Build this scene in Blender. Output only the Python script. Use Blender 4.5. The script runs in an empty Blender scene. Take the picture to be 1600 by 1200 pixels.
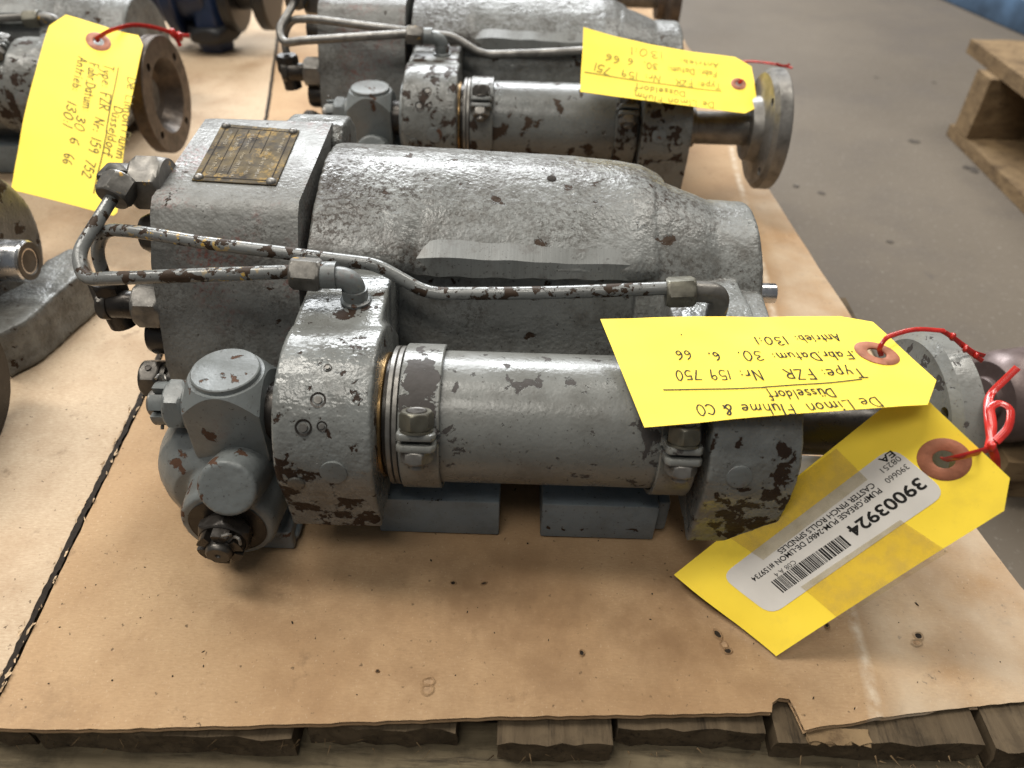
import bpy, bmesh, math, random
import numpy as np
from mathutils import Vector as V, Matrix as M, noise
from math import radians as rad, sin, cos, pi
random.seed(7)
sc = bpy.context.scene
COL = sc.collection

# ------------------------------------------------------------------ camera
PITCH, ROLL, FPX, CAM = rad(41), rad(1.8), 1202.0, V((0, 0, .408))
fw = V((0, cos(PITCH), -sin(PITCH))); u0 = V((0, sin(PITCH), cos(PITCH)))
rt = V((cos(ROLL), 0, 0)) + u0 * sin(ROLL); up = V((-sin(ROLL), 0, 0)) + u0 * cos(ROLL)
cam = bpy.data.cameras.new('camera'); cam.sensor_width = 36; cam.lens = 36 * FPX / 1600
cam.clip_start = .01; cam.clip_end = 60
cam.dof.use_dof = True; cam.dof.focus_distance = .47; cam.dof.aperture_fstop = 7.0
co = bpy.data.objects.new('camera', cam); COL.objects.link(co)
m = M.Identity(4)
for i in range(3):
    m[i][0], m[i][1], m[i][2], m[i][3] = rt[i], up[i], -fw[i], CAM[i]
co.matrix_world = m
sc.camera = co

# ------------------------------------------------------------------ light
w = bpy.data.worlds.new('World'); sc.world = w; w.use_nodes = True
bg = w.node_tree.nodes['Background']
bg.inputs[0].default_value = (.88, .94, 1, 1); bg.inputs[1].default_value = .17
def area(name, loc, target, sx, sy, power, colour):
    l = bpy.data.lights.new(name, 'AREA'); l.shape = 'RECTANGLE'; l.size = sx; l.size_y = sy
    l.energy = power; l.color = colour
    o = bpy.data.objects.new(name, l); COL.objects.link(o); o.location = loc
    o.rotation_euler = (V(target) - V(loc)).to_track_quat('-Z', 'Y').to_euler()
area('bay_door_light', (-.6, 4.2, 2.6), (0, .5, .1), 3.0, 1.6, 320, (.95, .98, 1))
area('ceiling_and_fill_light', (-1.4, .8, 2.9), (0, .5, 0), .5, 2.4, 98, (1, .95, .86))
area('ceiling_and_fill_light', (1.5, 1.8, 2.9), (0, .5, 0), .5, 2.4, 62, (1, .95, .86))
area('ceiling_and_fill_light', (-.6, -.9, 2.9), (.1, .3, 0), 1.6, .5, 34, (1, .95, .86))  # fill light added over the front to brighten it, no lamp seen there
vs = sc.view_settings
vs.view_transform = 'Standard'; vs.look = 'None'; vs.exposure = 0; vs.gamma = 1; vs.use_curve_mapping = False

# ------------------------------------------------------------------ unprojection (to read sizes off the photo)
def ray(px, py): return fw + rt * ((px - 800) / FPX) - up * ((py - 600) / FPX)
def cm(px, py, d): return CAM + ray(px, py) * d
def atz(px, py, z=0.0):
    d = ray(px, py); return CAM + d * ((z - CAM.z) / d.z)
def aty(px, py, y):
    d = ray(px, py); return CAM + d * (y / d.y)
def proj(p):
    d = p - CAM; z = d.dot(fw); return 800 + FPX * d.dot(rt) / z, 600 - FPX * d.dot(up) / z

# ------------------------------------------------------------------ materials
class NT:
    def __init__(s, name):
        s.m = bpy.data.materials.new(name); s.m.use_nodes = True; s.t = s.m.node_tree
        s.b = s.t.nodes['Principled BSDF']
    def n(s, typ, **kw):
        x = s.t.nodes.new('ShaderNode' + typ)
        for k, v in kw.items():
            if k.startswith('_'): setattr(x, k[1:], v)
            else: s.put(x.inputs[k.replace('__', ' ')], v)
        return x
    def put(s, sock, v):
        if isinstance(v, bpy.types.NodeSocket): s.t.links.new(v, sock)
        elif hasattr(v, 'outputs'): s.t.links.new(v.outputs[0], sock)
        else:
            if isinstance(v, tuple) and len(v) == 3 and sock.type == 'RGBA': v = v + (1,)
            sock.default_value = v
    def set(s, **kw):
        for k, v in kw.items(): s.put(s.b.inputs[k.replace('__', ' ')], v)
    def coords(s, random_shift=True, scale=None):
        tc = s.n('TexCoord'); c = tc.outputs['Object']
        if random_shift:
            oi = s.n('ObjectInfo')
            mul = s.n('Math', _operation='MULTIPLY'); s.put(mul.inputs[0], oi.outputs['Random']); mul.inputs[1].default_value = 9.
            add = s.n('VectorMath', _operation='ADD'); s.put(add.inputs[0], c); s.put(add.inputs[1], mul.outputs[0]); c = add.outputs[0]
        if scale:
            mp = s.n('Mapping'); s.put(mp.inputs['Vector'], c); mp.inputs['Scale'].default_value = scale; c = mp.outputs[0]
        return c
    def noise(s, c, scale, detail=4, rough=.55, dist=0):
        x = s.n('TexNoise', Scale=scale, Detail=detail, Roughness=rough, Distortion=dist); s.put(x.inputs['Vector'], c); return x.outputs[0]
    def ramp(s, f, lo, hi, a=0.0, b=1.0):
        x = s.n('MapRange'); s.put(x.inputs['Value'], f)
        for k, v in (('From Min', lo), ('From Max', hi), ('To Min', a), ('To Max', b)): x.inputs[k].default_value = v
        return x.outputs[0]
    def mix(s, f, a, b, mode='MIX'):
        x = s.n('Mix', _data_type='RGBA', _blend_type=mode)
        s.put(x.inputs[0], f); s.put(x.inputs[6], a); s.put(x.inputs[7], b); return x.outputs[2]
    def math(s, op, a, b=0.0):
        x = s.n('Math', _operation=op); s.put(x.inputs[0], a); s.put(x.inputs[1], b); return x.outputs[0]
    def bump(s, h, strength=1, dist=.001, prev=None):
        x = s.n('Bump', Strength=strength, Distance=dist); s.put(x.inputs['Height'], h)
        if prev is not None: s.put(x.inputs['Normal'], prev)
        return x.outputs[0]

def paint(name, col, chips=.62, chip_col=(.030, .020, .014), rough=.36, cast=.5, grime=.5, rust=0., chip_scale=55, spec=.5, zones=(), dirt=(), rustz=(), grit=0., gritz=(), yellow=()):
    t = NT(name); c = t.coords(); co_ = t.coords(False)
    def field(zs):
        tot = None
        for (cx, cy, cz, rx, ry, rz, k) in zs:
            a = t.n('VectorMath', _operation='SUBTRACT'); t.put(a.inputs[0], co_); a.inputs[1].default_value = (cx, cy, cz)
            b = t.n('VectorMath', _operation='DIVIDE'); t.put(b.inputs[0], a.outputs[0]); b.inputs[1].default_value = (rx, ry, rz)
            l = t.n('VectorMath', _operation='LENGTH'); t.put(l.inputs[0], b.outputs[0])
            f = t.ramp(l.outputs['Value'], .25, 1.15, k, 0)
            tot = f if tot is None else t.math('MAXIMUM', tot, f)
        return tot
    var = t.noise(c, 14, 3)
    base = t.mix(t.ramp(var, .3, .7), tuple(x * .88 for x in col), tuple(x * 1.10 for x in col))
    # worn oily film and dark specks
    gm = None
    film = t.ramp(t.noise(c, 38, 10, .74), .47, .70, 0, grime)
    base = t.mix(film, base, (.062, .053, .043))
    if dirt:
        dm = t.math('MULTIPLY', field(dirt), t.ramp(t.noise(c, 75, 8, .7), .36, .60))
        base = t.mix(dm, base, (.034, .027, .021))
    if grit:
        gm = t.math('MULTIPLY', t.ramp(t.noise(c, 290, 5, .8), .49, .55), t.math('ADD', t.ramp(t.noise(c, 20, 5, .6), .42, .62, 0, grit), field(gritz) if gritz else 0.0))
        base = t.mix(t.math('MINIMUM', gm, .88), base, (.048, .040, .034))
    if yellow:
        base = t.mix(t.math('MULTIPLY', field(yellow), t.ramp(t.noise(c, 190, 5, .6), .565, .58)), base, (.58, .34, .02))
    speck = t.ramp(t.noise(c, 420, 3, .6), .64, .70, 0, .8)
    base = t.mix(speck, base, (.03, .025, .02))
    if rust:
        rn = t.noise(c, 22, 4)
        if rustz: rn = t.math('ADD', rn, field(rustz))
        r1 = t.math('MULTIPLY', t.ramp(rn, .54, .70), t.ramp(t.noise(c, 300, 5, .7), .48, .60))
        base = t.mix(t.math('MULTIPLY', r1, rust), base, (.13, .045, .035))
    n = t.noise(c, chip_scale, 9, .60, .3)
    if zones: n = t.math('ADD', n, field(zones))
    edge = t.ramp(n, chips - .012, chips, 0, .55)
    mask = t.ramp(n, chips, chips + .008)
    base = t.mix(edge, base, tuple(min(.6, x * 1.35) for x in col))
    base = t.mix(mask, base, t.mix(t.noise(c, 160, 4), chip_col, tuple(x * 1.7 for x in chip_col)))
    t.set(Base__Color=base, Roughness=t.math('ADD', t.ramp(t.noise(c, 45, 5), .3, .7, rough - .09, rough + .14), t.math('MULTIPLY', mask, .22)))
    dull = t.math('MAXIMUM', mask, film) if gm is None else t.math('MAXIMUM', t.math('MAXIMUM', mask, film), gm)
    t.put(t.b.inputs['Specular IOR Level'], t.ramp(dull, 0, 1, spec, spec * .2))
    h = t.math('ADD', t.math('MULTIPLY', t.noise(c, 150, 2, .45), .5), t.math('MULTIPLY', t.noise(c, 45, 3), .5))
    b0 = t.bump(t.noise(c, 400, 1.2, .5), min(1, cast * 1.0), .0010)
    b1 = t.bump(h, cast, .0016, b0)
    b2 = t.bump(t.ramp(n, chips - .006, chips + .004, 1, 0), .9, .0007, b1)
    t.set(Normal=b2)
    return t.m

GREY = (.156, .160, .153)
MAT = {}
MAT['paint_cast'] = paint('grey_paint_on_casting', GREY, .645, spec=.42, grit=.6, gritz=[(-.11, .04, .17, .05, .09, .05, .8), (.11, .04, .15, .05, .06, .05, .4), (0, .08, .17, .2, .03, .02, .6), (-.07, -.012, .142, .07, .015, .012, .9)], rough=.33, cast=.50, grime=.75,
    dirt=[(-.128, .03, .16, .030, .14, .06, .85), (.11, .06, .13, .035, .08, .05, .5), (-.08, -.01, .142, .06, .02, .02, .8), (0, 0, .03, .3, .2, .025, .6)])
MAT['paint_head'] = paint('grey_paint_with_red_primer', (.150, .151, .143), .650, grit=.5, rough=.40, cast=.42, grime=.6, rust=.9, rustz=[(-.19, -.004, .169, .06, .012, .008, .16), (-.19, -.018, .148, .05, .012, .012, .16)],
    dirt=[(-.19, -.024, .145, .07, .02, .012, .8), (-.24, 0, .1, .02, .1, .12, .5)])
MAT['paint_smooth'] = paint('grey_paint_smooth', (.156, .158, .148), .652, chip_col=(.042, .038, .036), rough=.28, cast=.16, grime=.45, chip_scale=80,
    zones=[(.078, -.138, .108, .022, .03, .022, .13), (.015, -.11, .128, .06, .02, .008, .09), (-.051, -.118, .122, .014, .03, .020, .35), (-.034, -.14, .10, .012, .03, .02, .10), (.237, -.10, .09, .012, .08, .08, .09)])
MAT['paint_chipped'] = paint('grey_paint_flaking', (.158, .164, .158), .625, chip_col=(.022, .014, .010), rough=.24, cast=.42, grime=.45, grit=.25, chip_scale=88,
    zones=[(-.095, -.156, .046, .028, .02, .030, .17), (-.126, -.15, .075, .012, .04, .035, .14), (-.09, -.06, .138, .03, .02, .010, .13), (-.079, -.11, .115, .012, .06, .03, .07), (.133, -.152, .060, .026, .02, .030, .19), (.150, -.15, .09, .02, .03, .03, .13)],
    dirt=[(-.10, -.152, .06, .04, .02, .04, .5), (.12, -.14, .06, .03, .03, .06, .5)])
MAT['paint_grubby'] = paint('grubby_grey_paint', (.118, .122, .117), .59, rough=.30, cast=.2, grime=.5, chip_scale=60)
MAT['paint_worn'] = paint('grey_paint_badly_flaked', (.125, .127, .119), .55, chip_col=(.024, .016, .012), rough=.32, cast=.40, grime=.6, chip_scale=75)
MAT['paint_blue'] = paint('blue_grey_paint', (.150, .180, .198), .66, rough=.42, cast=.15, grime=.4)
MAT['paint_clean'] = paint('grey_paint_clean', (.138, .150, .150), .625, chip_col=(.06, .033, .022), rough=.36, cast=.14, grime=.40, rust=.35)
MAT['paint_pipe'] = paint('grey_paint_on_pipe', (.150, .154, .150), .55, yellow=[(-.165, -.055, .153, .020, .02, .012, 1.), (-.225, -.025, .158, .018, .02, .012, 1.), (-.20, -.028, .157, .03, .02, .01, .8)], rough=.26, cast=.15, grime=.3, chip_scale=110)
MAT['paint_dark'] = paint('dark_greasy_paint', (.080, .076, .068), .56, rough=.34, cast=.35, grime=.6)

def metal(name, col, rough=.35, metallic=.9, dirt=.5, dirt_col=(.02, .016, .012), bump=.15, yellow=0):
    t = NT(name); c = t.coords()
    f = t.ramp(t.noise(c, 70, 7, .65), .42, .68, 0, dirt)
    base = t.mix(f, col, dirt_col)
    if yellow: base = t.mix(t.ramp(t.noise(c, 95, 4), .655, .67, 0, yellow), base, (.50, .29, .045))
    t.set(Base__Color=base, Metallic=t.ramp(f, 0, 1, metallic, metallic * .4), Roughness=t.ramp(t.noise(c, 130, 4), .3, .7, rough - .08, rough + .16))
    t.set(Normal=t.bump(t.noise(c, 260, 5), bump, .001))
    return t.m
MAT['steel_dark'] = metal('dark_oily_steel', (.085, .078, .070), .36, .75, .8)
MAT['steel_mid'] = metal('worn_grey_steel', (.20, .19, .175), .38, .6, .65)
MAT['steel_black'] = metal('black_greased_steel', (.035, .030, .026), .30, .6, .7)
MAT['rusty'] = metal('rusty_greasy_steel', (.105, .080, .062), .40, .5, .9, (.028, .018, .012), .3)
MAT['chrome'] = metal('bright_ground_steel', (.55, .55, .56), .20, 1, .25, bump=.03)
MAT['steel_bronze'] = metal('bronze_seal', (.42, .27, .12), .28, .9, .5)
MAT['fitting'] = metal('fitting_steel', (.13, .122, .11), .36, .5, .75, yellow=.7)
MAT['olive'] = metal('olive_plated_steel', (.125, .118, .092), .34, .55, .7)

def plate_mat():
    t = NT('tarnished_brass'); c = t.coords(False)
    base = t.mix(t.ramp(t.noise(c, 60, 6, .65), .38, .66), (.105, .078, .038), (.026, .022, .019))
    base = t.mix(t.ramp(t.noise(c, 75, 7, .75), .53, .62, 0, .8), base, (.24, .155, .045))
    t.set(Base__Color=base, Metallic=0, Specular__IOR__Level=.06, Roughness=t.ramp(t.noise(c, 90, 4), .3, .7, .5, .7), Normal=t.bump(t.noise(c, 500, 4), .2, .0006))
    return t.m
def brushed():
    t = NT('filed_grey_paint'); c = t.coords(False, (900, 40, 40)); f = t.noise(c, 1, 3, .6)
    c2 = t.coords(False); bc = t.mix(t.ramp(f, .35, .65), (.156, .160, .153), (.132, .136, .130)); bc = t.mix(t.ramp(t.noise(c2, 60, 8, .72), .50, .66, 0, .7), bc, (.060, .050, .042)); bc = t.mix(t.ramp(t.noise(c2, 400, 3, .6), .62, .68, 0, .7), bc, (.03, .025, .02))
    t.set(Base__Color=bc, Roughness=.40, Normal=t.bump(f, .22, .0006)); return t.m
MAT['paint_filed'] = brushed()
MAT['plate'] = plate_mat()
MAT['plate_text'] = metal('dull_brass_lettering', (.17, .12, .045), .5, .2, .7, (.05, .04, .03))

def flat(name, col, rough=.5, spec=.4, metallic=0, var=0, scale=60, bump=0):
    t = NT(name)
    if var or bump:
        c = t.coords()
        if var: t.set(Base__Color=t.mix(t.ramp(t.noise(c, scale, 5), .3, .7), tuple(x * (1 - var) for x in col), tuple(min(1, x * (1 + var)) for x in col)))
        if bump: t.set(Normal=t.bump(t.noise(c, scale * 4, 4), bump, .0008))
    if not var: t.set(Base__Color=col)
    t.set(Roughness=rough, Metallic=metallic); t.b.inputs['Specular IOR Level'].default_value = spec
    return t.m
def tag_paper(name, col):
    t = NT(name); c = t.coords()
    base = t.mix(t.ramp(t.noise(c, 24, 4), .35, .7), tuple(x * 1.03 for x in col), tuple(x * .93 for x in col))
    base = t.mix(t.ramp(t.noise(c, 26, 6, .7), .56, .72, 0, .22), base, (.52, .36, .06))
    base = t.mix(t.ramp(t.noise(c, 120, 5, .7), .67, .74, 0, .30), base, (.42, .28, .03))
    base = t.mix(t.ramp(t.noise(c, 900, 2), .72, .78, 0, .35), base, (.25, .18, .03))
    t.set(Base__Color=base, Roughness=.62, Normal=t.bump(t.noise(c, 900, 3), .12, .0003))
    return t.m
MAT['tag'] = tag_paper('yellow_tag_card', (.95, .70, .05))
MAT['eyelet'] = flat('brown_reinforcing_ring', (.30, .115, .065), .6, .3, 0, .2, 160, .3)
MAT['ink'] = flat('black_ink', (.016, .015, .014), .6, .2)
MAT['pencil'] = flat('faded_ink', (.32, .25, .04), .7, .2)
MAT['pencil_dark'] = flat('brown_pencil', (.11, .09, .035), .7, .2)
MAT['label'] = flat('white_label_paper', (.64, .61, .57), .55, .4, 0, .05, 50)
MAT['tie'] = flat('red_plastic_tie', (.42, .020, .014), .22, .6, 0, .25, 120)
def tape_mat():
    t = NT('clear_tape'); c = t.coords()
    tr = t.n('BsdfTransparent', Color=(.97, .95, .90)); gl = t.n('BsdfGlossy', Color=(.8, .8, .8), Roughness=.25)
    mx = t.n('MixShader', Fac=.05); t.put(mx.inputs[1], tr); t.put(mx.inputs[2], gl)
    d = t.n('BsdfDiffuse', Color=(.50, .42, .22)); m2 = t.n('MixShader'); t.put(m2.inputs[0], t.ramp(t.noise(c, 110, 5), .42, .75, .01, .13))
    t.put(m2.inputs[1], mx); t.put(m2.inputs[2], d)
    t.put(t.t.nodes['Material Output'].inputs['Surface'], m2); return t.m
MAT['tape'] = tape_mat()

def cardboard(name='brown_cardboard', ca=(.43, .297, .172), cb=(.315, .190, .094), soak_shade=1.):
    t = NT(name); c = t.coords(False)
    base = t.mix(t.ramp(t.noise(c, 5.5, 5, .6), .35, .68), ca, cb)
    base = t.mix(t.ramp(t.noise(c, 13, 6, .65), .48, .72, 0, .55), base, (.24, .14, .07))
    fib = t.noise(t.coords(False, (260, 900, 260)), 1.0, 4, .7)
    base = t.mix(t.ramp(fib, .35, .65, 0, .42), base, (.25, .155, .085))
    fib2 = t.noise(t.coords(False, (700, 420, 500)), 1.0, 2, .7)
    base = t.mix(t.ramp(fib2, .62, .74, 0, .3), base, (.60, .47, .33))
    base = t.mix(t.ramp(t.noise(c, 38, 7, .72), .60, .74, 0, .6), base, (.11, .066, .036))
    base = t.mix(t.ramp(t.noise(c, 9, 7, .7), .57, .70, 0, .45), base, (.17, .105, .058))
    base = t.mix(t.ramp(t.noise(c, 240, 3, .6), .67, .72, 0, .8), base, (.07, .045, .026))
    for (cx, cy, rx, ry, k) in ((.01, .272, .10, .030, .75), (-.15, .265, .05, .03, .5), (.16, .275, .05, .03, .6), (-.02, .225, .16, .05, .35), (.10, .245, .03, .02, .5), (-.42, .62, .10, .06, .5), (-.36, .95, .08, .05, .4), (.24, .62, .05, .12, .3), (.07, .250, .19, .075, .55 * soak_shade)):  # last ellipse: oil-soaked brown that also paints in shade before the pump
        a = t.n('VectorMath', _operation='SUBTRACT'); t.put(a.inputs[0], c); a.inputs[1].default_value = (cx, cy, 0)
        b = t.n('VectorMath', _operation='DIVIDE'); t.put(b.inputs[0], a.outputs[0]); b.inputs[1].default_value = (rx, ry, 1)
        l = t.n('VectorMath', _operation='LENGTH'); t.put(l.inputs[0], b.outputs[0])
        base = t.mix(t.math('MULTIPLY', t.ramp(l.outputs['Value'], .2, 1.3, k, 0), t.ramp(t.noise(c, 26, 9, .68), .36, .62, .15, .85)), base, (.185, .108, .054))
    sx = t.n('SeparateXYZ'); t.put(sx.inputs[0], c)
    cr = t.math('ADD', t.math('SUBTRACT', sx.outputs[0], t.math('MULTIPLY', sx.outputs[1], .085)), -.188)
    base = t.mix(t.math('MULTIPLY', t.ramp(t.math('ABSOLUTE', cr), .0008, .0050, .75, 0), t.ramp(t.noise(c, 60, 6, .7), .35, .6)), base, (.56, .48, .38))
    base = t.mix(t.math('MULTIPLY', t.ramp(cr, .0, .02, 0, .55), t.ramp(t.noise(c, 16, 5), .35, .65)), base, (.50, .42, .32))
    flute = t.n('TexWave', _wave_type='BANDS', _bands_direction='X', Scale=42, Distortion=1.2, Detail=2); t.put(flute.inputs['Vector'], c)
    h = t.math('ADD', t.math('MULTIPLY', flute.outputs[1], .10), t.noise(c, 60, 5))
    t.set(Base__Color=base, Roughness=.78, Normal=t.bump(t.noise(c, 600, 4), .25, .0006, t.bump(h, .22, .0022)))
    t.b.inputs['Specular IOR Level'].default_value = .25
    return t.m
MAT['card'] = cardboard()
MAT['card_pale'] = cardboard('pale_cardboard', (.50, .395, .28), (.40, .30, .20), 0.)
MAT['fibre'] = flat('torn_paper_fibre', (.46, .34, .22), .9, .1, 0, .3, 300)
MAT['card_edge'] = flat('cardboard_core', (.30, .20, .12), .85, .1, 0, .3, 400)
MAT['grime'] = flat('black_grime', (.018, .013, .009), .8, .2, 0, .4, 300, .6)
def wood(name, a, b, dark, scale=(4, 4, 4), rough=.82):
    t = NT(name); c = t.coords(True, scale)
    g = t.noise(c, 6, 8, .65, .6)
    base = t.mix(t.ramp(g, .34, .66), a, b)
    base = t.mix(t.ramp(t.noise(c, 14, 8, .75), .54, .68, 0, .85), base, dark)
    base = t.mix(t.ramp(t.noise(t.coords(), 30, 6, .7), .48, .72, 0, .7), base, tuple(x * .6 for x in dark))
    t.set(Base__Color=base, Roughness=rough, Normal=t.bump(g, .7, .002)); t.b.inputs['Specular IOR Level'].default_value = .2
    return t.m
MAT['wood_y'] = wood('weathered_wood_along', (.112, .082, .050), (.062, .044, .026), (.02, .015, .010), (14, 1.5, 14))
MAT['wood_x'] = wood('weathered_wood_across', (.160, .128, .080), (.098, .076, .046), (.035, .027, .018), (1.5, 14, 14))
MAT['wood_pale'] = wood('pale_pallet_wood', (.22, .150, .080), (.145, .095, .050), (.07, .042, .023), (3, 3, 9))
def concrete():
    t = NT('concrete_floor'); c = t.coords(False)
    base = t.mix(t.ramp(t.noise(c, 1.3, 5, .6), .3, .7), (.122, .100, .076), (.076, .061, .046))
    base = t.mix(t.ramp(t.noise(c, 4, 6, .65), .5, .70, 0, .6), base, (.075, .062, .052))
    base = t.mix(t.ramp(t.noise(c, 15, 4, .6), .68, .73, 0, .5), base, (.06, .05, .045))
    base = t.mix(t.ramp(t.noise(c, 160, 3, .6), .60, .7, 0, .25), base, (.3, .28, .25))
    t.set(Base__Color=base, Roughness=t.ramp(t.noise(c, 3, 4), .3, .7, .60, .80), Specular__IOR__Level=.3, Normal=t.bump(t.noise(c, 70, 5), .2, .003))
    return t.m
MAT['floor'] = concrete()
MAT['pit'] = flat('dark_floor_spot', (.062, .052, .043), .8, .2, 0, .4, 60, .4)
MAT['blue'] = flat('scuffed_blue_paint', (.05, .09, .15), .4, .5, 0, .5, 12, .1)
MAT['navy'] = flat('navy_paint', (.012, .022, .055), .35, .5, 0, .4, 30, .2)
MAT['black'] = flat('black_steel_paint', (.012, .012, .013), .4, .5, 0, .4, 40, .2)
MAT['mauve'] = metal('rusty_roller_steel', (.13, .095, .09), .42, .45, .45, (.045, .025, .02))

# ------------------------------------------------------------------ mesh helpers
ORG = V((0, 0, 0))
def basis(ax):
    z = V(ax).normalized(); x = z.orthogonal().normalized()
    if abs(z.x) < .95: x = (V((1, 0, 0)) - z * z.x).normalized()
    else: x = (V((0, 0, 1)) - z * z.z).normalized()
    return x, z.cross(x), z
def link(name, me, mat, parent=None, label=None):
    o = bpy.data.objects.new(name, me); COL.objects.link(o)
    if mat: me.materials.append(MAT[mat] if isinstance(mat, str) else mat)
    if parent: o.parent = parent
    if label: o['label'] = label
    return o
def finish(name, bm, mat, parent=None, bevel=0, seg=2, angle=35, label=None, smooth=True, wn=False):
    bmesh.ops.remove_doubles(bm, verts=bm.verts, dist=1e-6)
    if bevel:
        es = [e for e in bm.edges if len(e.link_faces) == 2 and e.calc_face_angle(0) > rad(28)]
        try: bmesh.ops.bevel(bm, geom=es, offset=bevel, offset_type='OFFSET', segments=seg, profile=.5, affect='EDGES', clamp_overlap=True)
        except Exception: pass
    bmesh.ops.recalc_face_normals(bm, faces=bm.faces)
    bmesh.ops.translate(bm, verts=bm.verts, vec=-ORG)
    me = bpy.data.meshes.new(name); bm.to_mesh(me); bm.free()
    if smooth:
        me.polygons.foreach_set('use_smooth', [True] * len(me.polygons))
        me.set_sharp_from_angle(angle=rad(angle))
    return link(name, me, mat, parent, label)
def lathe(bm, o, ax, prof, seg=48, cap=True, a0=0, a1=2 * pi, sq=None):
    """prof: list of (distance along the axis, radius)"""
    x, y, z = basis(ax); o = V(o); rings = []
    full = abs(a1 - a0 - 2 * pi) < 1e-6; n = seg if full else seg + 1
    for d, r in prof:
        rings.append([bm.verts.new(o + z * d + (x * cos(a0 + (a1 - a0) * i / seg) + y * sin(a0 + (a1 - a0) * i / seg)) * r) for i in range(n)])
    for a, b in zip(rings, rings[1:]):
        for i in range(seg):
            j = (i + 1) % n
            bm.faces.new((a[i], a[j], b[j], b[i]))
    if cap and full:
        bm.faces.new(rings[0][::-1]); bm.faces.new(rings[-1])
    return rings
def rod(bm, p, q, r, seg=24, r2=None):
    p, q = V(p), V(q); lathe(bm, p, q - p, [(0, r), ((q - p).length, r2 or r)], seg)
def prism(bm, pts, x0, x1, fn):
    """polygon pts extruded from x0 to x1; fn(a,b,t) -> Vector"""
    A = [bm.verts.new(fn(a, b, x0)) for a, b in pts]; B = [bm.verts.new(fn(a, b, x1)) for a, b in pts]
    n = len(pts)
    for i in range(n):
        bm.faces.new((A[i], A[(i + 1) % n], B[(i + 1) % n], B[i]))
    bm.faces.new(A[::-1]); bm.faces.new(B)
    return A, B
def yz(bm, pts, x0, x1): return prism(bm, pts, x0, x1, lambda a, b, t: V((t, a, b)))
def box(bm, lo, hi):
    yz(bm, [(lo[1], lo[2]), (hi[1], lo[2]), (hi[1], hi[2]), (lo[1], hi[2])], lo[0], hi[0])
def hexa(bm, p, q, af, chamfer=.12, turn=0, seg=6, both=True):
    """hexagon (or square) nut with turned chamfers: corners are cut back in arcs at the ends"""
    p, q = V(p), V(q); x, y, z = basis(q - p); L = (q - p).length; R = af / 2 / cos(pi / seg); per = 6; n = seg * per
    def ring(d, lim):
        vs = []
        for i in range(n):
            a = 2 * pi * i / n; loc = (a % (2 * pi / seg)) - pi / seg; r = af / 2 / cos(loc)
            r = min(r, lim); a2 = a + turn
            vs.append(bm.verts.new(p + z * d + (x * cos(a2) + y * sin(a2)) * r))
        return vs
    c = af * chamfer; prof = [(0, af / 2 * .97)]
    for k in range(1, 4): prof.append((c * k / 3, af / 2 * .97 + (R - af / 2 * .97) * k / 3))
    if both:
        for k in range(3): prof.append((L - c * (3 - k) / 3, af / 2 * .97 + (R - af / 2 * .97) * (3 - k) / 3))
    prof.append((L, af / 2 * .97 if both else R))
    rings = [ring(d, lim) for d, lim in prof]
    for a, b in zip(rings, rings[1:]):
        for i in range(n): bm.faces.new((a[i], a[(i + 1) % n], b[(i + 1) % n], b[i]))
    bm.faces.new(rings[0][::-1]); bm.faces.new(rings[-1])
def path_round(pts, rb, k=7):
    pts = [V(p) for p in pts]; out = [pts[0]]
    for i in range(1, len(pts) - 1):
        a, b, c = pts[i - 1], pts[i], pts[i + 1]; u, v = (a - b), (c - b)
        d = min(rb if not isinstance(rb, (list, tuple)) else rb[i - 1], u.length * .48, v.length * .48)
        s, e = b + u.normalized() * d, b + v.normalized() * d
        for j in range(k + 1):
            t = j / k; out.append(s * (1 - t) ** 2 + b * 2 * t * (1 - t) + e * t ** 2)
    out.append(pts[-1]); return out
def tube(bm, pts, r, seg=14, flatten=1.0, nrm=None):
    n = len(pts); rings = []; t0 = (pts[1] - pts[0]).normalized(); x = V(nrm) if nrm else t0.orthogonal(); x = (x - t0 * x.dot(t0)).normalized()
    for i, p in enumerate(pts):
        t = (pts[min(i + 1, n - 1)] - pts[max(i - 1, 0)]).normalized(); x = (x - t * x.dot(t)).normalized(); y = t.cross(x)
        rr = r[i] if isinstance(r, (list, tuple)) else r
        rings.append([bm.verts.new(p + x * rr * cos(2 * pi * j / seg) + y * rr * flatten * sin(2 * pi * j / seg)) for j in range(seg)])
    for a, b in zip(rings, rings[1:]):
        for j in range(seg): bm.faces.new((a[j], a[(j + 1) % seg], b[(j + 1) % seg], b[j]))
    bm.faces.new(rings[0][::-1]); bm.faces.new(rings[-1])
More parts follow.
